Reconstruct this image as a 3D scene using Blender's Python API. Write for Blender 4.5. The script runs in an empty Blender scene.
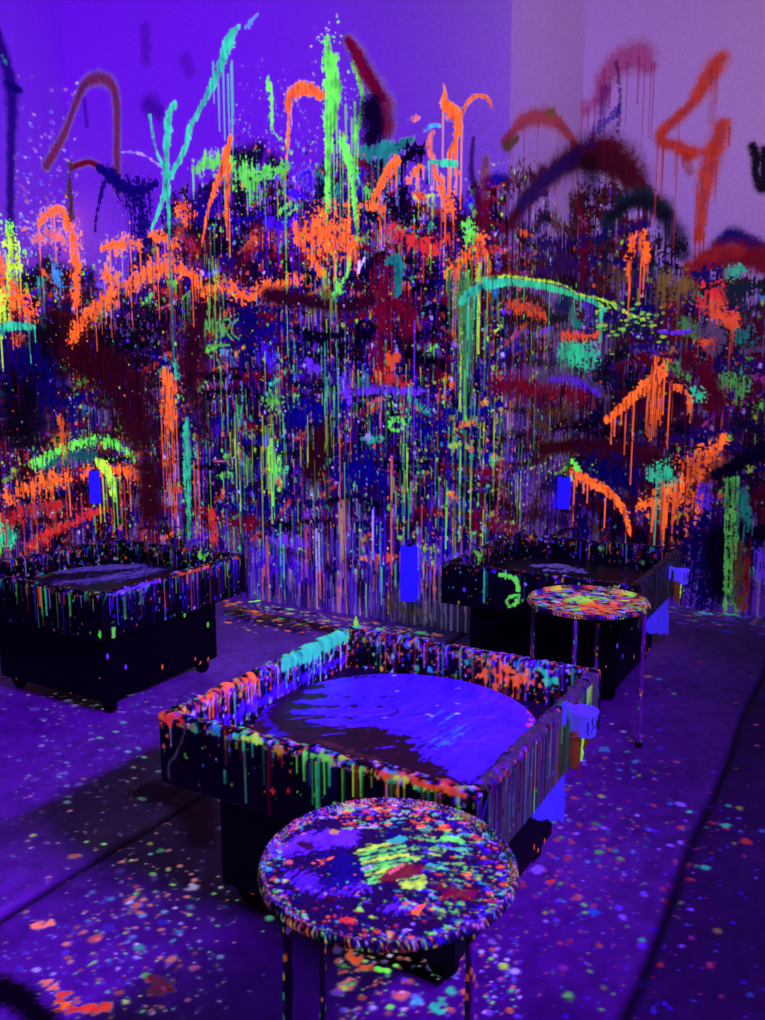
# Splatter-paint room under ultraviolet lamps: a mural of thrown paint, three spin-art
# tables, two round palette tables.  Room axes: X to the right, Y into the room, Z up (m).
import bpy, bmesh, math, random
import numpy as np
from mathutils import Vector

SC = bpy.context.scene
COL = SC.collection
rng = np.random.default_rng(7)
random.seed(7)

# ------------------------------------------------------------------ camera
H, F, PITCH, YAW = 1.55, 863.56, 0.1568, 0.5208
cd = bpy.data.cameras.new('camera'); cam = bpy.data.objects.new('camera', cd); COL.objects.link(cam)
cam.location = (0, 0, H); cam.rotation_euler = (math.pi/2 - PITCH, 0, YAW)
cd.sensor_width = 36; cd.lens = F/1020*36; cd.clip_start = .02
SC.camera = cam; cd.dof.use_dof = True; cd.dof.focus_distance = 3.2; cd.dof.aperture_fstop = 5.
cp, sp, cy_, sy_ = math.cos(PITCH), math.sin(PITCH), math.cos(YAW), math.sin(YAW)
FW = np.array([-sy_*cp, cy_*cp, -sp]); UP = np.array([-sy_*sp, cy_*sp, cp]); RT = np.array([cy_, sy_, 0.])
O = np.array([0, 0, H])

def ray(px, py):
    return FW + RT*(px-382.5)/F + UP*(510-py)/F
def at_z(px, py, z):                    # a seen point -> the place on a level surface
    d = ray(px, py); return O + d*((z-H)/d[2])
def at_x(px, py, x):
    d = ray(px, py); return O + d*(x/d[0])
def at_y(px, py, y):
    d = ray(px, py); return O + d*(y/d[1])

# ------------------------------------------------------------------ room measures
XL, YB, XR, YF = -5.30, 4.62, -1.86, 5.90     # left wall, back wall, alcove side wall, alcove rear wall
YL0, XF1 = 3.25, 0.60                        # how far the painted parts run
U1 = YB-YL0; U2 = U1+(XR-XL); U3 = U2+(YF-YB); U4 = U3+(XF1-XR)
ZT = 4.30; DU = .0055

def mural(px, py):                      # seen point -> (metres along the walls, height, metres per pixel)
    p = at_y(px, py, YB)
    if p[0] < XL:
        p = at_x(px, py, XL); u = p[1]-YL0
    elif p[0] <= XR:
        u = U1+p[0]-XL
    else:
        p = at_x(px, py, XR)
        if 0 < p[1] <= YF and p @ FW > 0:
            u = U2+p[1]-YB
        else:
            p = at_y(px, py, YF); u = U3+p[0]-XR
    return u, p[2], ((p-O) @ FW)/F

# ------------------------------------------------------------------ pigments: sRGB, glow under UV
def lin(c):
    c = np.asarray(c, float)/255
    return np.where(c <= .04045, c/12.92, ((c+.055)/1.055)**2.4).astype(np.float32)
PIG = dict(
    OR=((255,104,32),1.), OD=((232,84,36),.8), RE=((226,52,44),.7), SA=((244,112,96),.8), YE=((238,190,60),.8),
    GR=((104,250,72),.95), YG=((186,250,56),.95), TE=((52,214,140),.9), TD=((30,140,112),.5), CY=((70,180,214),.8),
    LV=((132,66,240),.6), LD=((88,26,226),.38), WH=((214,196,255),.85), PK=((214,70,150),.6), BL=((44,24,250),.85),
    # dull pigments; some given a faint glow to stand in for light
    MR=((150,14,20),.0), MD=((104,10,22),.0), NV=((20,14,110),.0), NL=((24,10,160),.0), BK=((12,9,14),.0), DP=((70,26,120),.0),
    BR=((96,62,30),.0), OL=((130,108,44),.10), DG=((24,70,50),.0), DR=((196,52,30),.10), DO=((236,84,18),.05), DM=((190,50,110),.06),
    GY=((124,114,118),.10), OLG=((150,130,40),.12), MG=((150,6,34),.24), MGD=((66,4,20),.3),
    XG=((90,190,70),.3), XO=((220,80,40),.35), XT=((50,150,120),.3))
PIG = {k: (lin(c), f) for k, (c, f) in PIG.items()}

# ------------------------------------------------------------------ paint laid in metres on a surface
def vnoise(nv, nu, cv, cu, seed, octv=1):
    r = np.random.default_rng(seed); out = np.zeros((nv, nu), np.float32); amp = 1.
    for _ in range(octv):
        gv, gu = int(nv/cv)+3, int(nu/cu)+3
        g = r.random((gv, gu)).astype(np.float32)
        y = np.arange(nv)/cv; x = np.arange(nu)/cu
        y0 = y.astype(int); x0 = x.astype(int)
        fy = (y-y0)[:, None].astype(np.float32); fx = (x-x0)[None].astype(np.float32)
        fy = fy*fy*(3-2*fy); fx = fx*fx*(3-2*fx)
        a = g[y0][:, x0]; b = g[y0][:, x0+1]; c = g[y0+1][:, x0]; d = g[y0+1][:, x0+1]
        out += amp*((a*(1-fx)+b*fx)*(1-fy)+(c*(1-fx)+d*fx)*fy)
        amp *= .5; cv = max(cv/2, 1); cu = max(cu/2, 1)
    out -= out.min(); out /= out.max()
    return out

class Canvas:
    """A sheet nu x nv of vertices, `du` metres apart; v grows upwards unless drip=-1."""
    def __init__(s, w, h, du, base, seed=1, drip=-1):
        s.du = du; s.nu = int(round(w/du))+1; s.nv = int(round(h/du))+1
        s.rgb = np.empty((s.nv, s.nu, 3), np.float32); s.rgb[:] = base
        s.fl = np.zeros((s.nv, s.nu), np.float32); s.h = np.zeros((s.nv, s.nu), np.float32)
        s.n1 = vnoise(s.nv, s.nu, 2.2, 2.2, seed, 1)-.5
        s.n2 = vnoise(s.nv, s.nu, 9, 7, seed+1, 2)-.5
        s.ns = vnoise(s.nv, s.nu, 26, 1.6, seed+2, 1)-.5      # upright streaks
        s.rn = np.random.default_rng(seed+3).random((s.nv, s.nu)).astype(np.float32)
        s.r = np.random.default_rng(seed+4); s.down = drip
    def put(s, sl, a, c, f, th=1.):
        a = np.clip(a, 0, 1); A = a[..., None]
        s.rgb[sl] = s.rgb[sl]*(1-A)+c*A
        s.fl[sl] = s.fl[sl]*(1-a)+f*a
        s.h[sl] = np.maximum(s.h[sl]*(1-a*.5), a*th)
    def win(s, u0, v0, u1, v1):
        i0 = max(int(u0/s.du), 0); i1 = min(int(u1/s.du)+2, s.nu)
        j0 = max(int(v0/s.du), 0); j1 = min(int(v1/s.du)+2, s.nv)
        if i1 <= i0 or j1 <= j0: return None
        return (slice(j0, j1), slice(i0, i1)), (np.arange(i0, i1)*s.du)[None], (np.arange(j0, j1)*s.du)[:, None]
    def dab(s, u, v, r, pig, ru=1., a=1., glow=1., edge=.35, th=1.):
        c, f = PIG[pig] if isinstance(pig, str) else pig
        ext = 1.35
        w = s.win(u-r*ru*ext, v-r*ext, u+r*ru*ext, v+r*ext)
        if w is None: return
        sl, U, V = w
        d = np.sqrt(((U-u)/(r*ru))**2+((V-v)/r)**2)
        s.put(sl, a*np.clip((1-d+s.n1[sl]*.7)/edge, 0, 1), c, f*glow, th)
    def drip(s, u, v, L, w, pig, a=1., glow=1.):
        c, f = PIG[pig] if isinstance(pig, str) else pig
        e = v+s.down*L
        W = s.win(u-w*1.6, min(v, e)-w, u+w*1.6, max(v, e)+w)
        if W is None: return
        sl, U, V = W
        t = np.clip((V-v)/(e-v+1e-9), 0, 1)
        ww = w*(1-.45*t)+w*.22*np.exp(-((t-1)*L/(w*1.6))**2)
        al = np.clip((ww-np.abs(U-u))/(s.du*.8)+.5, 0, 1)
        inside = ((V-v)*s.down >= 0) & ((e-V)*s.down >= -w*.5)
        s.put(sl, a*al*inside*(.62+.38*(s.ns[sl] > -.22)), c, f*glow)
    def stroke(s, pts, pig, kind='wet', a=1., glow=1., drips=0, dl=.15, dw=.006, spat=0):
        """pts: (u, v, radius) in metres."""
        c, f = PIG[pig] if isinstance(pig, str) else pig
        P = np.array(pts, float)
        if len(P) > 2:                   # round the corners
            Q = []
            for i in range(len(P)-1):
                p0 = P[max(i-1, 0)]; p1 = P[i]; p2 = P[i+1]; p3 = P[min(i+2, len(P)-1)]
                for t in np.linspace(0, 1, 5, endpoint=False):
                    Q.append(.5*((2*p1)+(-p0+p2)*t+(2*p0-5*p1+4*p2-p3)*t*t+(-p0+3*p1-3*p2+p3)*t**3))
            Q.append(P[-1]); D = np.array(Q)
        else: D = P
        D[:, 2] = np.maximum(D[:, 2], s.du*.5)
        m = D[:, 2].max()*1.7+.02
        w = s.win(D[:, 0].min()-m, D[:, 1].min()-m, D[:, 0].max()+m, D[:, 1].max()+m)
        if w is None: return
        sl, U, V = w
        best = np.full((V.shape[0], U.shape[1]), -9., np.float32)
        for p, q in zip(D[:-1], D[1:]):
            dx, dy = q[0]-p[0], q[1]-p[1]; L2 = dx*dx+dy*dy+1e-12
            t = np.clip(((U-p[0])*dx+(V-p[1])*dy)/L2, 0, 1)
            d = np.hypot(U-p[0]-t*dx, V-p[1]-t*dy); r = p[2]+(q[2]-p[2])*t
            best = np.maximum(best, (1-d/r).astype(np.float32))
        n1, n2, ns, rn = s.n1[sl], s.n2[sl], s.ns[sl], s.rn[sl]
        if kind == 'spray':
            al = np.clip(best*1.2+.42+n2*.5+(rn-.5)*.45, 0, 1)**1.5
        elif kind == 'dry':
            al = np.clip((best*.85+n1*1.1+n2*.9+ns*1.3-.03)*3., 0, 1)
        elif kind == 'splash':
            al = np.clip((best*.8+n1*1.5+n2*1.1+ns*.8-.04)*3.6, 0, 1)
        else:
            al = np.clip((best+n1*.75+n2*.6+ns*.35)*4.5+.25, 0, 1)
        tone = 1+.5*n2[..., None]+.25*ns[..., None]
        s.put(sl, a*al, np.clip(c*tone, 0, 1), f*glow*np.clip(.95+.9*n2+.7*ns+.5*n1, .2, 1.15), 1.)
        for _ in range(drips):
            p = D[s.r.integers(len(D))]
            s.drip(p[0]+(s.r.random()-.5)*1.7*p[2], p[1], p[2]*.5+s.r.exponential(dl), dw*(.5+s.r.random()*.9), pig, a, glow)
        for _ in range(spat):
            p = D[s.r.integers(len(D))]; an = s.r.random()*6.28; k = p[2]*(1+s.r.exponential(1.))
            s.dab(p[0]+k*math.cos(an), p[1]+k*math.sin(an), s.du*(.5+s.r.exponential(.7)), pig, a=a, glow=glow)

# ------------------------------------------------------------------ mesh helpers
def link_mesh(name, V, Fc, mat=None, parent=None, smooth=True, col=None):
    me = bpy.data.meshes.new(name); V = np.asarray(V, np.float32)
    if isinstance(Fc, np.ndarray):
        me.vertices.add(len(V)); me.vertices.foreach_set('co', V.ravel())
        n = len(Fc); k = Fc.shape[1]
        me.loops.add(n*k); me.loops.foreach_set('vertex_index', Fc.astype(np.int32).ravel())
        me.polygons.add(n); me.polygons.foreach_set('loop_start', np.arange(0, n*k, k, dtype=np.int32))
        me.update(calc_edges=True)
    else:
        me.from_pydata(V.tolist(), [], Fc); me.update()
    if smooth: me.polygons.foreach_set('use_smooth', np.ones(len(me.polygons), bool))
    if col is not None:
        at = me.color_attributes.new('Pigment', 'FLOAT_COLOR', 'POINT')
        at.data.foreach_set('color', np.asarray(col, np.float32).ravel())
    o = bpy.data.objects.new(name, me); COL.objects.link(o)
    if mat: me.materials.append(mat)
    if parent: o.parent = parent
    return o
def quads(nv, nu, flip=False):
    i = np.arange(nv*nu).reshape(nv, nu)
    q = np.stack([i[:-1, :-1], i[:-1, 1:], i[1:, 1:], i[1:, :-1]], -1).reshape(-1, 4)
    return q[:, ::-1] if flip else q
def bm_obj(name, bm, mat, parent=None, smooth=False):
    me = bpy.data.meshes.new(name); bm.normal_update(); bm.to_mesh(me); bm.free()
    if smooth: me.polygons.foreach_set('use_smooth', [True]*len(me.polygons))
    me.materials.append(mat); o = bpy.data.objects.new(name, me); COL.objects.link(o)
    if parent: o.parent = parent
    return o
def bm_box(bm, x0, x1, y0, y1, z0, z1, bev=0.):
    r = bmesh.ops.create_cube(bm, size=1)
    for v in r['verts']:
        v.co = Vector((x0+(v.co.x+.5)*(x1-x0), y0+(v.co.y+.5)*(y1-y0), z0+(v.co.z+.5)*(z1-z0)))
    if bev:
        es = list({e for v in r['verts'] for e in v.link_edges})
        bmesh.ops.bevel(bm, geom=es, offset=bev, segments=2, affect='EDGES')
def lathe(prof, n=48):                  # prof: list of (radius, z)
    V = []; Fc = []
    for r, z in prof:
        for k in range(n): V.append((r*math.cos(2*math.pi*k/n), r*math.sin(2*math.pi*k/n), z))
    for j in range(len(prof)-1):
        for k in range(n):
            a = j*n+k; b = j*n+(k+1) % n; Fc.append((a, b, b+n, a+n))
    Fc.append(tuple(range(n-1, -1, -1))); Fc.append(tuple((len(prof)-1)*n+k for k in range(n)))
    return V, Fc
def tube(pts, rad, n=10, wob=0.):
    pts = [Vector(p) for p in pts]; V = []; Fc = []
    for i, p in enumerate(pts):
        d = (pts[min(i+1, len(pts)-1)]-pts[max(i-1, 0)]).normalized()
        a = d.orthogonal().normalized() if abs(d.z) < .9 else Vector((1, 0, 0)); a = (a-d*a.dot(d)).normalized(); b = d.cross(a)
        r = rad[i] if isinstance(rad, (list, tuple)) else rad
        for k in range(n):
            t = 2*math.pi*k/n; V.append(p+(a*math.cos(t)+b*math.sin(t))*r*(1+wob*(random.random()-.5)))
    for j in range(len(pts)-1):
        for k in range(n):
            q = j*n+k; w = j*n+(k+1) % n; Fc.append((q, w, w+n, q+n))
    Fc.append(tuple(range(n-1, -1, -1))); Fc.append(tuple((len(pts)-1)*n+k for k in range(n)))
    return V, Fc
def thing(name, label, cat, loc=(0, 0, 0), group=None):
    o = bpy.data.objects.new(name, None); COL.objects.link(o); o.location = loc; o.empty_display_size = .1
    o['label'] = label; o['category'] = cat
    if group: o['group'] = group
    return o
def tag(o, label, cat, group=None):
    o['label'] = label; o['category'] = cat
    if group: o['group'] = group
    return o

# ------------------------------------------------------------------ materials
GLOW = 1.0                                # light given off by fluorescent pigment under the UV lamps
def painted(name, rough=.55, spec=.25, bump=.15, scale=60.):
    m = bpy.data.materials.new(name); m.use_nodes = True; nt = m.node_tree; b = nt.nodes['Principled BSDF']
    at = nt.nodes.new('ShaderNodeAttribute'); at.attribute_name = 'Pigment'
    no = nt.nodes.new('ShaderNodeTexNoise'); no.inputs['Scale'].default_value = scale; no.inputs['Detail'].default_value = 4
    tc = nt.nodes.new('ShaderNodeTexCoord'); nt.links.new(tc.outputs['Object'], no.inputs['Vector'])
    ra = nt.nodes.new('ShaderNodeMapRange'); ra.inputs['To Min'].default_value = .78; ra.inputs['To Max'].default_value = 1.2
    nt.links.new(no.outputs['Fac'], ra.inputs['Value'])
    mx = nt.nodes.new('ShaderNodeMix'); mx.data_type = 'RGBA'; mx.blend_type = 'MULTIPLY'; mx.inputs['Factor'].default_value = 1
    nt.links.new(at.outputs['Color'], mx.inputs['A']); nt.links.new(ra.outputs['Result'], mx.inputs['B'])
    nt.links.new(mx.outputs['Result'], b.inputs['Base Color']); nt.links.new(mx.outputs['Result'], b.inputs['Emission Color'])
    mu = nt.nodes.new('ShaderNodeMath'); mu.operation = 'MULTIPLY'; mu.inputs[1].default_value = GLOW
    nt.links.new(at.outputs['Alpha'], mu.inputs[0]); nt.links.new(mu.outputs[0], b.inputs['Emission Strength'])
    bp = nt.nodes.new('ShaderNodeBump'); bp.inputs['Strength'].default_value = bump; bp.inputs['Distance'].default_value = .004
    nt.links.new(no.outputs['Fac'], bp.inputs['Height']); nt.links.new(bp.outputs['Normal'], b.inputs['Normal'])
    b.inputs['Roughness'].default_value = rough; b.inputs['Specular IOR Level'].default_value = spec
    return m
def solid(name, c, glow=0., rough=.5, spec=.3, var=.25, scale=25.):
    m = bpy.data.materials.new(name); m.use_nodes = True; nt = m.node_tree; b = nt.nodes['Principled BSDF']
    no = nt.nodes.new('ShaderNodeTexNoise'); no.inputs['Scale'].default_value = scale; no.inputs['Detail'].default_value = 5
    tc = nt.nodes.new('ShaderNodeTexCoord'); nt.links.new(tc.outputs['Object'], no.inputs['Vector'])
    cr = nt.nodes.new('ShaderNodeValToRGB'); L = lin(c)
    cr.color_ramp.elements[0].position = .3; cr.color_ramp.elements[1].position = .7
    cr.color_ramp.elements[0].color = (*(L*(1-var)), 1); cr.color_ramp.elements[1].color = (*np.minimum(L*(1+var), 1), 1)
    nt.links.new(no.outputs['Fac'], cr.inputs['Fac']); nt.links.new(cr.outputs['Color'], b.inputs['Base Color'])
    if glow:
        nt.links.new(cr.outputs['Color'], b.inputs['Emission Color']); b.inputs['Emission Strength'].default_value = glow
    b.inputs['Roughness'].default_value = rough; b.inputs['Specular IOR Level'].default_value = spec
    return m
M_WALL = painted('painted_plaster'); M_FLOOR = painted('paint_spotted_sheeting', .6, .2, .35, 18.)
M_BOX = painted('paint_crusted_board', .5, .3, .3, 90.); M_DISC = painted('wet_paint_disc', .35, .25, .12, 30.)
M_BLACK = solid('black_board', (9, 8, 10), 0, .6, .2); M_CEIL = solid('dark_ceiling', (26, 24, 28), 0, .8, .1)
M_PLAIN = solid('plain_plaster', (228, 226, 230), 0, .7, .2, .05)
M_PAPER = solid('brightened_white_paper', (70, 48, 255), .55, .8, .1, .12, 14.)
M_POT = solid('brightened_white_plastic', (90, 66, 255), .5, .4, .3, .1)
M_ROLL = solid('brightened_white_tissue', (34, 20, 255), .95, .8, .1, .06, 30.)
M_DRY = dict(OL=solid('dried_ochre_paint', (150, 84, 24), .16), GR=solid('dried_green_paint', (130, 250, 60), .8),
             RE=solid('dried_red_paint', (170, 40, 36), .2), TE=solid('dried_teal_paint', (60, 220, 130), .75))
M_DARKDRIP = solid('dried_dark_paint', (30, 14, 70))
M_RUB = solid('black_rubber', (14, 13, 15), 0, .7, .2)

# ================================================================== THE MURAL
WHITE = lin((226, 224, 232))
W = Canvas(U4, ZT, DU, WHITE, 11)
R = np.random.default_rng(21)
def S(pig, pts, kind='wet', drips=0, dl=22, dw=1.0, a=1., glow=1., spat=0):
    q = []; sc = .0062; wk = dict(splash=1.22, spray=1.4, dry=1.15).get(kind, 1.08)
    for p in pts:
        u, v, sc = mural(p[0], p[1]); q.append((u, v, p[2]*.5*sc*wk))
    W.stroke(q, pig, kind, a, glow, drips, dl*sc, dw*sc, spat)
def Dd(px, py, r, pig, a=1., glow=1., ru=1.):
    u, v, sc = mural(px, py); W.dab(u, v, r*sc, pig, ru, a, glow)
def Dr(px, py, L, w, pig, a=1., glow=1.):
    u, v, sc = mural(px, py); W.drip(u, v, L*sc, w*sc, pig, a, glow)
TBX = [-20, 0, 40, 80, 120, 160, 200, 250, 300, 350, 400, 450, 500, 550, 600, 650, 700, 780]
TBY = [250, 250, 225, 262, 262, 228, 180, 150, 150, 128, 170, 190, 165, 175, 185, 225, 262, 262]
def tb(x): return np.interp(x, TBX, TBY)
def pick(d):
    k = list(d); p = np.array([d[i] for i in k], float); return k[R.choice(len(k), p=p/p.sum())]
def dim(x): return 1. if x < 505 else max(.30, 1-(x-505)/150)      # glow turned down round the corner, where the lamp light is weaker
LEFT_DARK = dict(NV=2.2, MG=3, MGD=3.6, BK=5.4, DP=1.2, NL=1., BR=.6, DG=.5)
RIGHT_DARK = dict(NV=2.2, MGD=3, MR=1, BK=3.2, DP=1.5, OL=.4, BR=.8, DG=.8, GY=.3, MD=2)
for i in range(760):                                               # old dark throws, layer over layer
    x = R.uniform(-15, 780); y0 = tb(x); y = y0+8+(R.beta(1.3, 1.5))*(565-y0)
    pg = pick(LEFT_DARK if x < 510 else RIGHT_DARK)
    L = R.uniform(6, 34); an = R.normal(.2, .8); b = R.uniform(-12, 6); w = R.uniform(8, 26)
    S(pg, [(x-L*math.cos(an), y+L*math.sin(an), w*.6), (x, y+b, w), (x+L*math.cos(an), y-L*math.sin(an)*.6, w*.7)],
      ['dry', 'spray', 'splash', 'dry'][R.integers(4)], drips=int(R.integers(6, 20)), dl=R.uniform(12, 50), dw=R.uniform(.5, 1.1), a=.95)
CURT = dict(LD=5, LV=1.1, NV=4, BK=6, MGD=2.5, MG=1.3, WH=.35, GR=.6, TE=.5, OR=.5, SA=.5, DP=2.5, NL=1.5)
for i in range(2600):                                              # the curtain of thin runs
    x = R.uniform(-5, 560) if R.random() < .45 else R.normal(350, 85); y = max(tb(x)+20, R.uniform(300, 585))
    if x > 640: continue
    Dr(x, y, R.exponential(34)+4, R.uniform(.3, .75), pick(CURT), .9, R.uniform(.25, .9)*dim(x))
NEON_L = dict(OR=3, OD=1.5, RE=1.3, GR=1.8, YG=.8, TE=1.5, LV=1.2, LD=1.6, CY=.3, PK=.4, SA=.7)
for i in range(420):
    x = R.uniform(-5, 770) if R.random() < .35 else R.uniform(-5, 520); y0 = tb(x); y = y0+15+R.beta(1.1, 1.4)*(560-y0)
    L = R.uniform(2, 11); an = R.normal(.4, .9); w = R.uniform(2, 7)
    g = dim(x)*R.uniform(.2, .9)
    S(pick(NEON_L), [(x-L, y+L*math.sin(an), w*.6), (x, y, w), (x+L, y-L*math.sin(an), w*.5)],
      ['splash', 'dry', 'splash'][R.integers(3)], drips=int(R.integers(2, 8)), dl=R.uniform(6, 26), dw=.5, glow=g, spat=9)
for i in range(300):                                               # fresh dark runs over the bright ones
    x = R.uniform(-15, 780); y0 = tb(x); y = y0+20+(R.beta(1.2, 1.2))*(520-y0); w = R.uniform(4, 12); L = R.uniform(8, 34)
    S(pick(LEFT_DARK if x < 510 else RIGHT_DARK), [(x-L, y+R.normal(0, 6), w*.6), (x, y, w), (x+L, y+R.normal(0, 6), w*.6)],
      'dry', drips=int(R.integers(2, 9)), dl=R.uniform(10, 40), dw=1.)
SPK = dict(OR=2.2, SA=2, GR=2.4, TE=1.8, WH=1.8, YG=1.5, LV=2, RE=1, CY=.7, YE=.8, BK=4, NV=1)
for i in range(9000):                                              # specks and dashes
    x = R.uniform(-10, 560) if R.random() < .8 else R.uniform(500, 770)
    y0 = tb(x); y = y0-6+R.beta(1.1, 1.15)*(606-y0)
    u, v, sc = mural(x, y); r = (.35+R.exponential(.36))*sc
    W.dab(u, v, r*R.uniform(1, 2.4), pick(SPK), .75, .95, dim(x)*R.uniform(.35, 1))
for i in range(260):                                               # pale specks high on the left wall
    x = abs(R.normal(0, 1))*0+R.uniform(8, 78); y = 250-abs(R.normal(0, 75))
    if y < 8: continue
    Dd(x, y, R.uniform(.6, 1.7), pick(dict(PK=2, LV=2, SA=1, WH=1, CY=.6)), .8, R.uniform(.3, .9), 1.6)
for i in range(330):                                               # specks above the thick of it
    x = R.uniform(230, 370); y = tb(x)-abs(R.normal(0, 38))
    Dd(x, y, R.uniform(.4, 1.3), pick(dict(WH=2, GR=2, LV=1, BK=1.4, TE=1)), .85, R.uniform(.5, 1), .8)
for i in range(150):
    x = R.uniform(400, 720); y = tb(x)-abs(R.normal(0, 34)); Dd(x, y, R.uniform(.3, 1.1), pick(dict(BK=2, MD=2, DP=2)), .6)

# ---- the throws one can pick out, from left to right (seen points and widths)
S('NV', [(-4, 30, 10), (5, 62, 12), (11, 92, 13), (11, 140, 9), (10, 200, 8), (12, 250, 9)], 'spray', a=.9)
S('NV', [(8, 85, 8), (20, 90, 6)], 'spray'); S('TD', [(3, 58, 4), (6, 63, 3)], 'splash')
S('MG', [(46, 166, 8), (62, 138, 7), (74, 108, 8), (84, 86, 10), (98, 78, 11), (112, 85, 10), (117, 108, 9), (117, 150, 9), (118, 190, 9)], 'spray', a=.92)
S('NV', [(84, 100, 4), (87, 126, 5)], 'spray', a=.6)
S('DP', [(145, 28, 12), (146, 60, 10)], 'spray', a=.45); S('DP', [(150, 105, 18), (158, 112, 14)], 'spray', a=.7); S('DP', [(185, 60, 12), (190, 72, 10)], 'spray', a=.4)
S('MG', [(72, 168, 6), (88, 162, 6), (98, 166, 6)], 'spray')
S('NV', [(98, 168, 7), (108, 174, 14), (122, 186, 16), (140, 191, 10), (156, 184, 8)], 'wet'); S('NV', [(126, 188, 22), (140, 205, 26), (142, 235, 22)], 'splash', drips=12, dl=24)
S('NV', [(106, 178, 6), (98, 205, 5), (95, 230, 5)], 'dry')
S('BK', [(60, 330, 40), (30, 380, 60), (20, 420, 46)], 'spray'); S('NV', [(8, 350, 30), (40, 365, 26), (52, 400, 30)], 'splash', drips=10)
S('MGD', [(80, 350, 50), (120, 380, 60), (140, 430, 40)], 'spray', drips=12); S('BK', [(100, 330, 18), (130, 340, 26), (150, 320, 20)], 'splash', drips=9)
S('MGD', [(210, 300, 26), (195, 330, 26), (190, 380, 22)], 'spray'); S('BR', [(196, 400, 22), (204, 430, 24)], 'spray', a=.7)
S('NV', [(248, 318, 22), (250, 350, 24)], 'splash', drips=8)
# left wall
S('GR', [(8, 228, 12), (9, 240, 15)], 'splash', spat=12); S('YG', [(10, 240, 16), (12, 262, 18), (9, 282, 16), (4, 310, 14), (2, 330, 8)], 'splash', drips=10, spat=14)
S('OR', [(-2, 262, 14), (2, 280, 12)], 'splash'); S('OR', [(14, 286, 12), (20, 305, 22), (28, 312, 14)], 'splash', drips=9, spat=20)
S('OR', [(38, 224, 7), (48, 214, 8), (58, 210, 8), (68, 222, 13), (75, 245, 13), (77, 272, 13), (76, 302, 9)], 'splash', drips=14, spat=25)
S('SA', [(36, 240, 7), (50, 234, 9), (62, 240, 8)], 'splash', spat=20); S('CY', [(54, 265, 9), (58, 285, 11)], 'splash', glow=.6, spat=10); S('OL', [(70, 165, 7), (71, 205, 8), (72, 218, 6)], 'splash', spat=10)
S('TE', [(-2, 330, 10), (14, 326, 9), (32, 327, 7)], 'wet', drips=5, dl=10); S('OD', [(18, 340, 8), (24, 336, 6)], 'splash')
S('TE', [(2, 530, 26), (8, 535, 22)], 'wet')
S('OR', [(70, 342, 7), (80, 325, 11), (92, 312, 13), (104, 302, 13), (114, 292, 9)], 'splash', drips=12, dl=20, spat=20)
S('OR', [(105, 272, 12), (122, 285, 10), (140, 278, 16), (165, 266, 16), (185, 272, 12), (205, 287, 10)], 'splash', drips=16, dl=16, spat=30)
S('OR', [(104, 248, 9), (122, 243, 12), (140, 246, 8)], 'splash', drips=5, spat=12); S('OR', [(150, 234, 6), (165, 240, 9), (180, 248, 7)], 'splash', drips=5, spat=12)
S('OR', [(205, 292, 9), (225, 285, 12), (245, 296, 12), (270, 290, 11), (300, 278, 9)], 'splash', drips=12, dl=14, spat=30)
S('OR', [(182, 210, 13), (186, 218, 10)], 'splash', spat=8)
# mint flames
S('TE', [(238, 27, 5), (231, 36, 12), (226, 50, 13), (219, 70, 10), (207, 96, 7), (197, 115, 6), (190, 128, 7), (186, 145, 6), (178, 163, 6), (170, 176, 8)], 'wet')
for x, L in ((213, 40), (218, 60), (223, 75), (228, 70), (231, 90), (232, 60)): Dr(x, 62+R.uniform(-4, 12), L, 1.0, 'TE', glow=.85)
S('TE', [(174, 106, 8), (169, 114, 8), (168, 135, 10), (166, 158, 7), (166, 178, 10), (167, 195, 8)], 'wet', drips=6, dl=24)
S('TE', [(150, 116, 4), (154, 140, 3), (158, 155, 3), (164, 168, 4)], 'wet'); S('TE', [(165, 190, 5), (160, 208, 5), (152, 228, 3)], 'wet'); S('TE', [(168, 192, 5), (169, 212, 4), (170, 234, 3)], 'wet')
Dr(169, 234, 130, 1.2, 'TD', glow=1.2); S('WH', [(120, 152, 2), (138, 153, 2), (152, 160, 2), (160, 166, 2)], 'dry', glow=.6)
S('CY', [(247, 27, 4), (252, 22, 5), (258, 14, 3)], 'dry')
S('GR', [(196, 168, 12), (212, 162, 14), (232, 166, 16), (248, 178, 22), (255, 182, 12)], 'dry', drips=18, dl=14, glow=.75)
S('OR', [(231, 137, 5), (228, 150, 8), (222, 170, 9), (215, 190, 7), (208, 212, 4), (202, 245, 3)], 'wet', spat=10); S('OR', [(229, 165, 6), (228, 190, 6), (227, 218, 5)], 'wet', drips=6); S('OD', [(182, 205, 8), (190, 214, 10)], 'splash')
# big green run
S('GR', [(327, 38, 7), (328, 58, 12), (332, 74, 16), (332, 96, 18), (330, 118, 13), (329, 150, 8), (328, 190, 6), (327, 235, 5), (331, 250, 5), (336, 262, 4), (336, 285, 4), (342, 292, 5)], 'wet', spat=24)
S('GR', [(332, 62, 8), (338, 85, 10), (336, 110, 8), (334, 128, 5)], 'wet')
for x in range(331, 360, 3): Dr(x, 100+R.uniform(0, 45), R.uniform(30, 110), R.uniform(.7, 1.4), 'GR' if R.random() < .8 else 'YG', glow=R.uniform(.6, 1))
S('GR', [(352, 62, 4), (359, 78, 5), (363, 96, 5), (361, 118, 5), (354, 140, 5)], 'wet', spat=10); S('GR', [(342, 140, 7), (350, 162, 9), (354, 182, 7), (356, 215, 5), (357, 238, 4), (350, 252, 5), (348, 272, 4), (338, 290, 5), (334, 296, 5)], 'wet', spat=14)
S('GR', [(268, 78, 4), (272, 100, 5), (272, 125, 4), (278, 137, 4), (286, 143, 4), (291, 154, 4)], 'dry'); S('WH', [(360, 262, 3), (358, 272, 3), (365, 258, 2)], 'dry')
for i in range(26): Dd(R.normal(328, 10), R.normal(35, 8), R.uniform(.7, 1.6), pick(dict(GR=2, WH=2)))
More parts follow.
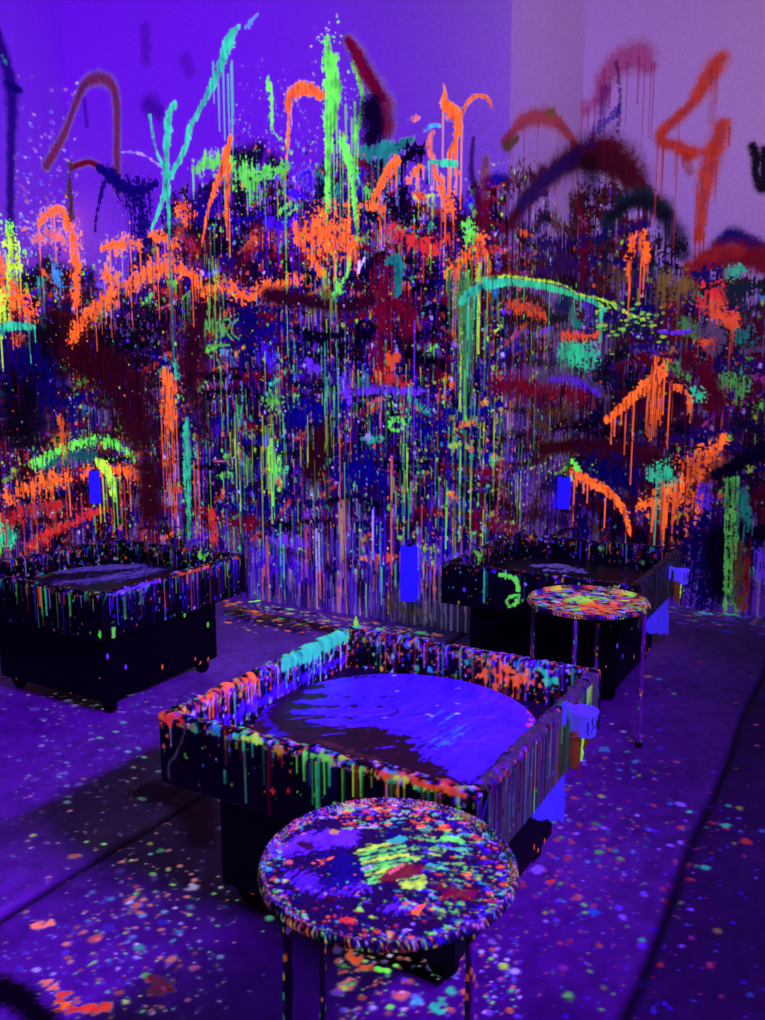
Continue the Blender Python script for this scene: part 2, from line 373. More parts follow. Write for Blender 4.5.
S('OR', [(288, 110, 9), (290, 98, 12), (298, 90, 13), (310, 89, 12), (322, 96, 8)], 'wet'); S('OR', [(289, 108, 5), (289, 135, 4), (287, 158, 3)], 'dry')
S('MG', [(348, 40, 8), (358, 56, 13), (370, 78, 15), (382, 98, 14)], 'spray'); S('BK', [(372, 110, 26), (377, 125, 28), (372, 138, 18)], 'spray', drips=7); S('MG', [(388, 105, 12), (390, 130, 12)], 'spray', a=.8)
S('TD', [(366, 152, 12), (382, 150, 13), (398, 147, 12), (411, 140, 8)], 'wet', drips=18, dl=18, glow=1.3); S('BK', [(408, 155, 14), (420, 152, 12)], 'splash', drips=8)
S('OR', [(396, 162, 11), (390, 170, 11), (382, 184, 8), (374, 198, 6), (371, 206, 6)], 'wet', drips=14, dl=18); S('OR', [(360, 205, 4), (372, 206, 7), (384, 206, 4)], 'splash', drips=5)
S('LD', [(285, 190, 6), (300, 196, 12), (310, 182, 8), (308, 172, 6), (298, 178, 6)], 'dry'); S('LD', [(266, 222, 8), (284, 226, 10), (296, 218, 8)], 'dry', drips=9, dl=30)
S('OR', [(300, 232, 20), (322, 232, 32), (344, 240, 26), (354, 242, 10)], 'splash', drips=26, dl=14, spat=34); S('OR', [(298, 240, 6), (308, 252, 8), (322, 274, 8)], 'splash', spat=10)
S('BK', [(400, 205, 22), (410, 218, 20)], 'splash', drips=6); S('RE', [(388, 228, 8), (410, 240, 13), (430, 248, 13), (445, 240, 8)], 'splash', drips=10, spat=30)
S('GR', [(256, 190, 14), (262, 175, 10), (284, 168, 10)], 'splash', drips=9, spat=14, glow=.7)
# orange flames near the corner
S('OR', [(445, 94, 5), (446, 102, 9), (452, 112, 14), (458, 122, 11), (456, 138, 6), (451, 152, 6), (450, 160, 4)], 'wet', drips=10, dl=22); S('OR', [(460, 120, 6), (466, 106, 4), (474, 97, 4), (484, 96, 4), (490, 101, 4), (492, 108, 2)], 'wet', glow=.85)
S('OR', [(444, 84, 2), (446, 96, 3)], 'wet'); S('SA', [(412, 120, 5), (418, 116, 4)], 'splash'); S('SA', [(433, 132, 5), (430, 146, 7), (434, 162, 6), (435, 172, 4)], 'wet', drips=4)
S('CY', [(425, 131, 4), (432, 126, 4), (440, 126, 3)], 'wet'); S('TE', [(430, 161, 3), (444, 163, 6), (456, 164, 6)], 'wet', drips=4); S('BK', [(474, 138, 3), (472, 170, 5), (478, 200, 8)], 'spray', a=.8)
S('OR', [(436, 172, 5), (444, 190, 9), (450, 205, 10), (454, 216, 6)], 'splash', drips=10, spat=12); S('OR', [(410, 180, 5), (418, 168, 5), (424, 166, 4)], 'splash', drips=5)
S('MG', [(486, 160, 8), (484, 190, 12), (482, 225, 14)], 'spray', a=.8); S('GR', [(467, 222, 7), (472, 236, 11), (476, 243, 7)], 'splash', drips=6, glow=.8)
S('OR', [(449, 272, 9), (460, 262, 11), (474, 248, 10), (482, 240, 8)], 'splash', drips=12, dl=20, spat=14); S('OD', [(478, 244, 6), (487, 256, 6), (489, 270, 5)], 'wet', drips=4)
S('GR', [(478, 280, 8), (486, 284, 8)], 'splash')
# middle
S('BK', [(372, 266, 12), (380, 258, 16), (390, 262, 14)], 'wet'); 
S('MG', [(384, 264, 20), (384, 290, 24), (384, 330, 22), (380, 378, 16)], 'dry', drips=8, glow=1.25); S('MG', [(386, 302, 14), (408, 312, 22), (414, 345, 24), (420, 365, 14)], 'dry', drips=9)
S('MGD', [(268, 296, 14), (300, 300, 14), (340, 306, 14), (372, 300, 12)], 'spray'); S('BK', [(300, 330, 12), (330, 345, 18), (352, 345, 14), (372, 330, 10)], 'dry', drips=14); S('BK', [(440, 310, 10), (452, 316, 8), (410, 350, 16), (438, 364, 12)], 'dry')
S('RE', [(378, 374, 6), (392, 380, 12), (405, 384, 9)], 'splash', drips=6, glow=.75, spat=12)
S('LV', [(343, 377, 13), (346, 390, 19), (348, 402, 14)], 'dry', glow=.85); S('LV', [(345, 394, 6), (375, 390, 8), (405, 391, 6), (430, 391, 3)], 'dry', glow=.6); S('SA', [(368, 404, 3), (378, 400, 5), (385, 398, 3)], 'wet', glow=.7)
S('LD', [(266, 352, 18), (270, 362, 14)], 'splash'); S('LV', [(310, 365, 10), (318, 370, 8)], 'splash', glow=.6)
S('GR', [(268, 398, 10), (278, 405, 12)], 'splash', glow=.5, spat=14); S('GR', [(272, 448, 11), (274, 462, 13), (274, 474, 7)], 'dry', spat=12, drips=6)
S('NL', [(292, 418, 18), (310, 412, 26), (330, 402, 14), (345, 404, 8)], 'dry', drips=8); S('NL', [(346, 475, 20), (362, 470, 26), (380, 478, 18)], 'splash', drips=12); S('NL', [(398, 500, 14), (405, 515, 12)], 'splash'); S('NL', [(420, 430, 18), (440, 428, 18)], 'splash')
S('MGD', [(320, 440, 26), (312, 470, 26)], 'spray', drips=6)
S('LV', [(268, 540, 6), (288, 542, 11), (306, 544, 10)], 'dry', glow=.7); S('LD', [(262, 560, 20), (290, 572, 26), (320, 575, 22)], 'dry', drips=14, dl=40)
Dr(392, 455, 140, 1.7, 'SA', glow=.6); Dr(340, 430, 170, .9, 'SA', glow=.6); Dr(415, 320, 170, .8, 'LV'); Dr(343, 500, 100, 1.2, 'SA', glow=.7)
for i in range(60): Dr(R.uniform(225, 460), R.uniform(500, 560), R.uniform(30, 90), R.uniform(.6, 1.3), pick(dict(LV=3, LD=3, SA=1, TE=1, WH=1, CY=.6)), glow=R.uniform(.4, .8))
# tall yellow-green runs at the corner
for x, y, L, w in ((462, 300, 110, 2.2), (468, 270, 150, 2.6), (474, 285, 150, 2.0), (480, 262, 90, 2.2), (466, 430, 95, 1.7), (461, 440, 100, 1.2), (455, 500, 60, 1.6), (447, 480, 70, 1.2), (472, 440, 90, 1.2), (522, 440, 55, 1.5), (450, 270, 60, 1.6), (486, 310, 80, 1.4)):
    Dr(x, y, L, w, pick(dict(GR=2, YG=1, XG=2)), glow=R.uniform(.55, .9))
S('XG', [(462, 280, 14), (466, 320, 16), (468, 370, 12)], 'dry', drips=16, dl=50, glow=1.1)
for i in range(420):
    x = R.normal(492, 30); y = R.uniform(240, 545); pg = pick(dict(GR=3, YG=2.4, XG=3, TE=1.6, YE=1, OD=1, SA=.8))
    if R.random() < .55: Dr(x, y, R.exponential(20)+4, R.uniform(.3, .8), pg, .9, R.uniform(.3, .9))
    else: Dd(x, y, .6+R.exponential(.7), pg, .9, R.uniform(.3, .9))
for i in range(260):
    x = R.uniform(205, 430); y = R.uniform(330, 540); pg = pick(dict(GR=3, YG=2, XG=2, TE=2, SA=1))
    Dr(x, y, R.exponential(14)+2, R.uniform(.3, .7), pg, .9, R.uniform(.3, .85))
for cx0, y0, y1, n in ((330, 262, 400, 46), (272, 380, 480, 40), (400, 440, 520, 24), (238, 380, 470, 34), (212, 240, 330, 30)):
    for k in range(n): Dr(R.normal(cx0, 6), R.uniform(y0, y1), R.exponential(22)+4, R.uniform(.35, .9), pick(dict(YG=3, GR=3, TE=1.4, OD=.7)), .9, R.uniform(.35, .9))
S('TE', [(462, 302, 6), (472, 292, 9), (488, 284, 10), (508, 282, 8), (530, 284, 7), (555, 289, 6), (580, 297, 5), (605, 310, 4)], 'wet', drips=16, dl=22, glow=.8)
S('YG', [(497, 277, 2), (530, 279, 2.5), (565, 286, 2.5), (600, 299, 2.5), (625, 312, 3), (645, 320, 2)], 'dry', glow=.75, spat=16)
for i in range(60): Dd(R.uniform(595, 665), R.normal(0, 9)+318+(R.uniform(595, 665)-600)*.1, R.uniform(.8, 2), 'YG' if R.random() < .6 else 'GR', .9, .55, 1.8)
for i in range(60): Dd(R.uniform(520, 600), R.normal(470, 8), R.uniform(.8, 2), 'YG' if R.random() < .6 else 'GR', .9, .7)
S('TE', [(560, 352, 16), (575, 352, 26), (590, 358, 16)], 'splash', drips=8, glow=.55); S('TD', [(572, 315, 14), (576, 325, 10)], 'splash', glow=.8); S('OD', [(560, 335, 6), (585, 336, 8), (598, 334, 4)], 'splash', glow=.8)
S('OD', [(508, 305, 8), (530, 310, 10), (546, 318, 6)], 'splash', drips=6, glow=.7, spat=10)
S('MG', [(500, 385, 24), (540, 388, 26), (585, 396, 20)], 'dry', drips=10); S('GY', [(540, 378, 10), (570, 376, 12), (600, 390, 8), (608, 400, 5)], 'dry', drips=6, a=.85); S('LV', [(548, 380, 6), (572, 380, 8), (598, 394, 5)], 'dry', glow=.35)
S('BK', [(565, 384, 5), (561, 396, 9), (560, 408, 5)], 'wet')
S('MGD', [(540, 450, 12), (600, 448, 18), (650, 460, 18), (690, 470, 12)], 'spray', drips=8); S('NV', [(600, 470, 22), (625, 478, 24)], 'splash', drips=6)
# red, plum and rust clouds of the alcove
S('DM', [(600, 98, 12), (605, 78, 18), (620, 63, 22), (638, 57, 24), (648, 66, 14)], 'spray', drips=14, dl=40, a=.8); S('BK', [(616, 64, 4), (620, 85, 5), (619, 115, 4), (618, 145, 5)], 'dry', a=.7); S('DM', [(583, 108, 14), (592, 106, 12)], 'spray', drips=8, dl=30, a=.6)
S('NL', [(592, 136, 8), (605, 124, 9), (618, 110, 8)], 'dry', a=.75); S('DP', [(605, 90, 9), (602, 112, 8)], 'spray', a=.5)
S('DR', [(506, 140, 9), (520, 124, 13), (536, 117, 15), (554, 120, 15), (570, 136, 11), (580, 156, 8)], 'spray', drips=18, dl=36, a=.9); S('OL', [(508, 146, 10), (518, 138, 6)], 'spray'); S('OLG', [(548, 113, 8), (554, 111, 7)], 'spray')
S('MD', [(512, 222, 16), (526, 198, 18), (546, 178, 20), (570, 160, 24), (596, 150, 28), (618, 160, 28), (636, 182, 22), (644, 198, 14)], 'spray', drips=24, dl=46); S('NV', [(520, 205, 12), (545, 180, 14), (572, 160, 14), (590, 148, 12)], 'spray', a=.8)
S('MGD', [(590, 160, 24), (612, 165, 24), (630, 180, 18)], 'spray'); S('BK', [(588, 165, 16), (590, 190, 18)], 'spray', a=.7)
S('DG', [(606, 222, 12), (622, 206, 14), (640, 197, 16), (658, 204, 16), (666, 214, 14)], 'spray', drips=10); S('BK', [(612, 214, 9), (640, 202, 11), (660, 214, 11)], 'spray', a=.75)
S('MR', [(578, 205, 14), (582, 240, 14), (584, 268, 10)], 'dry', drips=8, a=.8); S('BK', [(668, 220, 14), (676, 238, 18), (684, 254, 14)], 'spray', a=.85); S('NV', [(616, 232, 10), (640, 226, 8), (540, 246, 14), (568, 244, 16)], 'dry', a=.8)
for x, y, w in ((632, 238, 7), (641, 236, 9), (646, 246, 9), (630, 260, 7)): S('OR', [(x, y, w), (x-1, y+12, w*.7)], 'splash', drips=4, glow=.75)
S('DO', [(722, 58, 12), (714, 68, 17), (702, 88, 14), (692, 104, 11), (676, 119, 10), (663, 132, 11), (662, 142, 11), (676, 146, 10), (690, 153, 12)], 'spray', drips=12, dl=40, a=.95); S('DO', [(722, 126, 14), (716, 146, 17), (708, 172, 16), (703, 198, 11), (701, 222, 9), (699, 238, 8)], 'spray', drips=10, dl=26, a=.95)
S('DO', [(690, 153, 10), (704, 152, 8), (714, 150, 8)], 'spray', a=.8); S('DR', [(686, 160, 9), (690, 172, 8)], 'spray', a=.7); S('DR', [(714, 80, 7), (712, 120, 7)], 'spray', a=.4)
S('BK', [(752, 146, 7), (757, 158, 10), (756, 175, 7), (764, 188, 10), (764, 150, 8)], 'spray'); S('NV', [(718, 246, 12), (732, 236, 14), (750, 244, 14), (772, 250, 12)], 'spray', drips=5)
S('MR', [(692, 272, 14), (712, 258, 20), (740, 256, 22), (775, 262, 24)], 'spray', drips=8); S('DR', [(690, 268, 12), (714, 254, 14), (740, 252, 10)], 'spray', a=.7)
S('OLG', [(664, 282, 16), (676, 290, 26), (690, 284, 16)], 'splash', drips=6, glow=1.4); S('TE', [(726, 273, 8), (736, 272, 12), (742, 270, 7)], 'splash', glow=.32); S('NV', [(700, 275, 12), (718, 274, 10)], 'splash')
S('RE', [(704, 305, 10), (714, 292, 16), (722, 296, 13)], 'splash', drips=6, glow=.7, spat=10); S('OD', [(712, 312, 12), (728, 318, 15), (735, 328, 11)], 'splash', drips=5, glow=.6, spat=10); S('XG', [(688, 322, 12), (697, 332, 14)], 'splash', glow=.6, drips=4); S('DG', [(735, 292, 14), (752, 286, 12)], 'splash')
S('OD', [(704, 340, 10), (714, 341, 7)], 'splash', glow=.6); S('LV', [(660, 331, 3), (676, 333, 4), (692, 331, 3)], 'wet', glow=.45); S('GY', [(700, 331, 9), (720, 334, 11), (716, 350, 10)], 'splash'); S('GY', [(742, 352, 5), (758, 349, 7), (772, 346, 5)], 'wet')
S('XG', [(722, 382, 12), (733, 384, 20), (742, 390, 12)], 'splash', drips=4, glow=1.2); S('MR', [(704, 372, 16), (712, 400, 20)], 'spray'); S('TD', [(745, 336, 14), (754, 342, 10)], 'splash', glow=.6); S('DG', [(740, 420, 18), (760, 430, 14)], 'splash')
S('OR', [(607, 420, 7), (616, 412, 8), (630, 399, 10), (644, 388, 12), (656, 378, 13), (664, 368, 9), (668, 362, 7)], 'wet', drips=10, dl=20, spat=16, glow=.95); S('OR', [(656, 358, 5), (654, 372, 7), (649, 384, 8)], 'wet')
for x in range(648, 664, 2): Dr(x, 384, R.uniform(20, 62), .9, 'OR', glow=.8)
Dr(612, 416, 28, 1.2, 'OR'); S('OR', [(670, 384, 5), (680, 388, 7), (688, 394, 6), (690, 402, 4)], 'splash', drips=6, glow=.75); S('TE', [(694, 390, 8), (699, 396, 10)], 'splash', glow=.6); S('XG', [(674, 366, 10), (682, 374, 8)], 'splash')
S('OR', [(571, 470, 7), (580, 476, 9), (592, 482, 9), (604, 489, 9), (614, 498, 7), (622, 508, 6), (627, 520, 5), (630, 534, 3)], 'wet', drips=16, dl=14, spat=8); S('OR', [(604, 486, 4), (612, 492, 4), (620, 505, 4)], 'wet'); S('GR', [(572, 462, 5), (578, 468, 5)], 'splash', glow=.8)
S('OR', [(638, 508, 5), (650, 503, 10), (662, 498, 14), (676, 490, 20), (690, 474, 20), (700, 462, 18), (712, 452, 12), (722, 438, 9)], 'splash', drips=0, spat=20, glow=.9)
for i in range(34): Dr(R.uniform(652, 705), R.uniform(478, 500), R.uniform(14, 52), R.uniform(.9, 1.9), 'OR' if R.random() < .65 else 'OD', glow=R.uniform(.55, .95))
S('TE', [(652, 470, 10), (663, 474, 14), (672, 476, 9)], 'splash', drips=6, glow=.6); S('OD', [(700, 470, 26), (716, 462, 20)], 'spray', a=.5, glow=.5); S('LV', [(704, 490, 13), (706, 506, 12)], 'dry', glow=.3)
S('BK', [(716, 475, 10), (738, 464, 14), (768, 448, 16)], 'wet'); S('NV', [(702, 530, 30), (706, 570, 34), (700, 600, 24)], 'splash'); S('BK', [(718, 540, 24), (722, 590, 24)], 'spray'); S('BK', [(732, 535, 8), (750, 532, 16), (775, 535, 18)], 'wet')
# the broken yellow-green runs by the far edge
for x0 in (727, 732.5, 737.5):
    y = 478+R.uniform(0, 8)
    while y < 602:
        L = R.uniform(5, 17); S('XG', [(x0+(y-478)*-.012, y, 4.2), (x0+(y+L-478)*-.012, y+L, 4.2)], 'wet', glow=R.uniform(.9, 1.7)); y += L+R.uniform(3, 6)
S('TD', [(744, 490, 10), (748, 520, 10)], 'dry', drips=12, dl=30, glow=.7); S('DR', [(746, 550, 7), (744, 608, 7)], 'dry'); S('OL', [(740, 545, 9), (738, 600, 8)], 'dry'); S('LV', [(762, 555, 12), (764, 575, 12)], 'dry', glow=.3); S('MR', [(757, 490, 14), (762, 515, 12)], 'dry')
# lower left
S('OR', [(166, 374, 10), (169, 385, 17), (169, 400, 19), (171, 414, 15), (171, 424, 8)], 'dry', spat=8)
for x in (161, 164, 166, 168, 171, 173, 176): Dr(x, 405, R.uniform(60, 135), R.uniform(.8, 1.5), 'OR', glow=.85)
S('TE', [(187, 420, 6), (187, 440, 10), (188, 465, 11), (188, 490, 8), (189, 515, 5), (189, 540, 3)], 'wet', glow=.75); Dr(172, 285, 90, 1.2, 'TD'); S('TE', [(176, 366, 5), (177, 374, 6)], 'splash', glow=.7)
Dr(198, 445, 95, 1., 'OR', glow=.7); Dr(194, 460, 80, .9, 'OD')
S('TD', [(40, 468, 12), (70, 455, 14), (95, 458, 12)], 'dry', glow=.6); S('GR', [(34, 464, 9), (46, 457, 9), (64, 449, 9), (85, 441, 10), (104, 440, 9), (120, 447, 8), (134, 458, 6)], 'dry', spat=36)
S('OR', [(8, 497, 12), (28, 488, 14), (48, 481, 13), (66, 478, 10)], 'splash', drips=20, dl=14, spat=10); S('OR', [(84, 474, 10), (104, 471, 9), (122, 470, 9), (134, 474, 9), (142, 482, 5)], 'splash', drips=14, dl=18, spat=14)
S('RE', [(10, 520, 18), (30, 510, 14), (60, 505, 10)], 'dry', drips=22, dl=20, glow=.6); S('RE', [(30, 545, 9), (48, 534, 9), (70, 524, 9), (88, 516, 8), (106, 508, 5)], 'dry', spat=8, glow=.9)
S('YG', [(98, 462, 8), (104, 467, 11), (110, 478, 11), (113, 490, 9), (115, 500, 5)], 'wet')
for x in (99, 103, 106, 112, 116): Dr(x, 478, R.uniform(28, 56), 1.0, 'YG' if x < 108 else 'GR', glow=.85)
Dr(124, 480, 60, 1.2, 'RE', glow=.7); S('RE', [(212, 512, 8), (213, 524, 10), (214, 540, 8)], 'dry', drips=6, dl=10); S('MGD', [(148, 470, 26), (150, 510, 30)], 'spray')
S('OR', [(60, 420, 8), (64, 436, 8)], 'dry', glow=.55, drips=5)
S('GR', [(210, 350, 7), (217, 347, 8)], 'splash', glow=.6); S('YE', [(236, 354, 7), (240, 350, 6)], 'splash', glow=.6)
for i in range(4000):                                              # late fine dark runs and flecks over everything
    x = R.uniform(-10, 775); y0 = tb(x); y = y0+12+R.beta(1.1, 1.2)*(575-y0)
    pg = pick(dict(BK=6, NV=1.6, MGD=2.6, MG=.6, DP=.6))
    if R.random() < .6: Dr(x, y, R.exponential(9)+2, R.uniform(.28, .6), pg, .85)
    else: Dd(x, y, .35+R.exponential(.5), pg, .85)
for i in range(1500):
    x = R.uniform(-10, 520); y0 = tb(x); y = y0+R.beta(1.1, 1.2)*(600-y0); Dd(x, y, .3+R.exponential(.35), pick(dict(OR=2, GR=1.6, TE=1, WH=1.4, LV=1.6, SA=1.4, YG=1)), .95, R.uniform(.4, 1))
# the four big letters finger-painted in pale green
for L in ([(205, 337), (206, 320), (209, 330), (213, 321), (214, 334)], [(217, 338), (218, 324), (221, 322), (222, 337)], [(218, 331), (222, 331)],
          [(224, 336), (224, 321), (230, 320), (229, 328), (224, 329), (232, 339)], [(238, 320), (233, 324), (233, 334), (239, 339)], [(208, 346), (230, 345)]):
    S('XG', [(x, y, 2.1) for x, y in L], 'wet', glow=1.9)
# green hand print: ring of a palm and four fingertip marks
for k in range(9):
    t = k*.7; Dd(397+7.5*math.cos(t), 424+6.5*math.sin(t), 2.6, 'GR', .95, .9)
S('GR', [(391, 424, 3), (397, 420, 3), (403, 427, 3)], 'dry')
for x, y in ((388, 413), (394, 406), (401, 405), (407, 410)): Dd(x, y, 2.4, 'GR', .9, .7, .75)
for x, y in ((390, 417), (396, 412), (402, 412), (406, 416)): Dd(x, y, 1.8, 'GR', .9, .5)
for hx, hy, hr in ((388.6, 356, 5.), (397.4, 356, 5.), (390.5, 360.5, 5.2), (395.5, 360.5, 5.2), (393, 365, 4.6), (393, 369.5, 2.8)): Dd(hx, hy, hr, 'OD', 1., .95)     # the small heart
S('TD', [(388, 262, 7), (396, 260, 12), (400, 270, 11), (397, 292, 10)], 'wet', glow=1.2)
# dry foot of the wall
for i in range(240): Dr(R.uniform(236, 440), R.uniform(560, 590), R.uniform(10, 40), R.uniform(.5, 1.1), pick(dict(BK=3, NV=2, LD=3, OR=.7, SA=.6, GR=.6, OL=.5)), .9, .6)
S('OL', [(395, 606, 16), (415, 612, 18)], 'dry', drips=4, a=.7)

def wall_part(name, c0, c1, pos, inward, thick):
    """One wall: the painted face as a fine grid, set out by paint thickness, on a slab."""
    i0 = int(round(c0/DU)); i1 = min(int(round(c1/DU)), W.nu-1)
    n = i1-i0+1; uu = np.linspace(c0, c1, n)
    hh = W.h[:, i0:i1+1]*.0025
    U, Vv = np.meshgrid(uu, np.arange(W.nv)*DU)
    P = pos(U)+np.array([0, 0, 1.])*Vv[..., None]+np.array(inward)*hh[..., None]
    col = np.concatenate([W.rgb[:, i0:i1+1], W.fl[:, i0:i1+1, None]], -1)
    V = P.reshape(-1, 3); q = quads(W.nv, n, True)
    # slab behind and the plain strip above
    a, b = pos(np.array([[c0]]))[0, 0], pos(np.array([[c1]]))[0, 0]; k = -np.array(inward)*thick
    top = np.array([0, 0, 4.9]); zt = np.array([0, 0, (W.nv-1)*DU])
    if name == 'wall_return': a = a+np.array([0, .02, 0])
    if name == 'wall_back': b = b-np.array([.02, 0, 0])
    X = np.array([a+zt, b+zt, b+top, a+top, a+k, b+k, b+k+top, a+k+top, a, b]); m = len(V)
    e = np.array([[0, 1, 2, 3][::-1], [4, 5, 6, 7], [3, 2, 6, 7][::-1], [8, 3, 7, 4], [9, 5, 6, 2], [8, 4, 5, 9]])+m
    xc = np.zeros((10, 4), np.float32); xc[:, :3] = WHITE
    o = link_mesh(name, np.concatenate([V, X]), np.concatenate([q, e]), M_WALL, None, True, np.concatenate([col.reshape(-1, 4), xc]))
    o.data.polygons.foreach_set('use_smooth', np.r_[np.ones(len(q), bool), np.zeros(len(e), bool)])
    o['kind'] = 'structure'; return o
def P3(x, y): return np.stack(np.broadcast_arrays(x, y, np.zeros(1)), -1)
wall_part('wall_left', 0, U1, lambda u: P3(XL, YL0+u), (1, 0, 0), .12)
wall_part('wall_back', U1, U2, lambda u: P3(XL+u-U1, YB), (0, -1, 0), .12)
wall_part('wall_return', U2, U3, lambda u: P3(XR, YB+u-U2), (1, 0, 0), .12)
wall_part('wall_alcove', U3, U4, lambda u: P3(XR+u-U3, YF), (0, -1, 0), .12)

# ================================================================== THE FLOOR
FX0, FX1, FY0, FY1, DF = -5.30, 0.62, .55, 5.90, .0065
G = Canvas(FX1-FX0, FY1-FY0, DF, lin((172, 158, 178)), 71)
gx = FX0+np.arange(G.nu)*DF; gy = FY0+np.arange(G.nv)*DF
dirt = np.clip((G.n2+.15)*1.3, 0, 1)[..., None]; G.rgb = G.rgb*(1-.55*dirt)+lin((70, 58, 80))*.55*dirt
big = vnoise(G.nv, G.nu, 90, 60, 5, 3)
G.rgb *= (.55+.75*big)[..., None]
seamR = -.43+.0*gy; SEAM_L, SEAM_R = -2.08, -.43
G.rgb[:, gx > SEAM_R] *= .36; G.rgb[:, gx < SEAM_L] *= 1.6; G.rgb *= np.clip(1-.34*(gx+1.25)/.5, .52, 1)[None, :, None]  # uneven light put into the colour: left sheet lightened, right side darkened
def fl(px, py): p = at_z(px, py, 0); return p[0]-FX0, p[1]-FY0, (p-O) @ FW/F
def FS(pig, pts, kind='splash', a=1., glow=1., spat=0):
    q = []
    for p in pts: u, v, sc = fl(p[0], p[1]); q.append((u, v, p[2]*.5*sc))
    G.stroke(q, pig, kind, a, glow, 0, .1, .01, spat)
def fdot(px, py, r, pig, a=.95, glow=1., ru=1.):
    u, v, sc = fl(px, py); G.dab(u, v, r*sc*1.05, pig, ru, a, glow, .5)
FC = dict(SA=3, OD=1.6, GR=1.2, TE=1.4, WH=2, LV=1.6, CY=1, YG=.6, PK=.8)
for i in range(700): fdot(R.uniform(0, 230), R.uniform(690, 1020), .5+R.exponential(.7), pick(dict(LV=3, WH=2, CY=1.5, SA=.8, LD=3)), .8, R.uniform(.25, .7), 1.2)
for i in range(330):
    x = R.normal(140, 48); y = R.normal(925, 45)
    if x-y*.35 < -330: continue
    fdot(x, y, .8+R.exponential(1.3), pick(FC), .92, R.uniform(.3, .85))
for x, y, r in ((122, 862, 5), (136, 860, 4), (143, 900, 5), (140, 913, 5), (150, 905, 4), (136, 928, 4), (66, 944, 5), (42, 923, 7), (98, 940, 4), (187, 897, 4), (180, 866, 4), (138, 890, 4), (70, 962, 4), (160, 958, 4)): fdot(x, y, r*.75, 'SA', .95, .9)
FS('SA', [(35, 927, 8), (48, 922, 12)]); FS('RE', [(60, 995, 8), (66, 1006, 12), (84, 1010, 16), (106, 1008, 12)], spat=10); FS('OR', [(56, 1010, 12), (64, 1006, 12)]); FS('SA', [(46, 985, 12), (58, 990, 6)], 'dry')
for x, y in ((214, 894), (172, 885), (87, 842), (90, 965), (98, 983), (38, 994)): fdot(x, y, 2.2, 'GR', .9, .7)
FS('BK', [(-10, 985, 40), (20, 1000, 40), (50, 1030, 40)], 'spray'); FS('MG', [(152, 978, 8), (166, 984, 10), (172, 990, 6)], 'splash', a=.8, glow=.8, spat=8)
for i in range(850):                                               # right of the middle table
    x = R.normal(590, 75); y = R.normal(850, 75)
    if y < 660 or x < 480: continue
    fdot(x, y, .7+R.exponential(1.4), pick(FC), .85, R.uniform(.06, .34)*(1 if x < 640 else .6), .9)  # drops glow less on this side, following the weaker lamp light
for i in range(420): fdot(R.uniform(480, 765), R.uniform(610, 1020), .6+R.exponential(1.), pick(dict(LV=2, LD=2, GY=2, CY=1, SA=1, GR=.6)), .7, R.uniform(.08, .3), .9)
for x, y, r, p in ((688, 812, 4, 'TE'), (706, 868, 7, 'TE'), (726, 826, 8, 'TE'), (728, 806, 6, 'TE'), (746, 842, 8, 'RE'), (584, 905, 5, 'GR'), (586, 913, 4, 'GR'), (602, 1010, 5, 'GR'), (568, 996, 8, 'GR'), (510, 1010, 6, 'OR'), (610, 850, 5, 'RE'), (558, 840, 5, 'RE'), (572, 842, 5, 'RE'), (676, 762, 4, 'RE'), (612, 724, 3, 'WH'), (690, 812, 3, 'GR'), (556, 920, 5, 'BL'), (588, 862, 4, 'CY'), (642, 940, 6, 'TE'), (570, 1000, 6, 'XG')): fdot(x, y, r*.8, p, .85, .45)
FS('RE', [(548, 882, 4), (562, 882, 4), (580, 890, 3)], 'dry', glow=.5)
for i in range(330):                                               # between the legs of the near palette table
    x = R.uniform(335, 520); y = R.uniform(935, 1020); fdot(x, y, .8+R.exponential(1.3), pick(FC), .95, R.uniform(.4, .9))
FS('OD', [(350, 950, 5), (354, 962, 6), (366, 969, 6), (376, 968, 4)], 'wet', spat=6); FS('GR', [(374, 968, 7), (384, 970, 8)], spat=8); FS('TE', [(440, 1000, 12), (435, 1012, 14)], glow=.6); FS('XG', [(340, 965, 8), (350, 968, 6)])
fdot(390, 956, 2.6, 'WH'); fdot(474, 985, 5, 'RE', glow=.8); fdot(470, 975, 3, 'SA')
for i in range(240): fdot(R.uniform(40, 210), R.uniform(690, 800), .6+R.exponential(.7), pick(dict(LV=3, CY=1, TE=1, LD=3)), .8, R.uniform(.2, .6), 1.6)
for x, y in ((138, 748), (144, 757), (128, 752), (100, 738), (116, 732), (84, 779)): fdot(x, y, 2.6, 'TE' if x != 84 else 'RE', .9, .6, 1.6)
# trodden brown and the litter of flakes along the wall foot
FS('BR', [(235, 612, 26), (290, 622, 30), (340, 632, 24)], 'spray'); FS('OL', [(225, 604, 12), (262, 616, 14), (310, 628, 14)], 'dry'); FS('BK', [(240, 618, 14), (300, 632, 14)], 'dry', a=.8)
for i in range(520): 
    x = R.uniform(225, 440); fdot(x, 598+(x-225)*.165+abs(R.normal(0, 12)), .5+R.exponential(.7), pick(dict(OR=2, YE=1.2, SA=1.4, GR=1, TE=1, LV=1.5, BK=2, CY=.6)), .95, R.uniform(.3, .85), 1.8)
FS('GR', [(250, 602, 4), (258, 601, 5)], 'wet'); FS('OD', [(226, 606, 4), (240, 602, 4)], 'dry')
for i in range(380):
    x = R.uniform(655, 790); fdot(x, 607+(x-690)*.14+abs(R.normal(0, 7)), .6+R.exponential(.9), pick(dict(LV=3, LD=3, CY=1, GY=2, SA=.8, TE=.8)), .9, R.uniform(.15, .4), 1.6)
FS('CY', [(700, 612, 6), (708, 614, 7)], glow=.5); FS('LV', [(684, 606, 5), (692, 608, 5)], glow=.5)
FS('BR', [(150, 790, 50), (190, 800, 60), (200, 840, 40)], 'spray', a=.85); FS('BK', [(150, 800, 14), (190, 785, 10)], 'dry', a=.5)  # worn brown floor, with the middle table's shade painted in
PX, PY = np.meshgrid(gx, gy); PZ = G.h*.0022
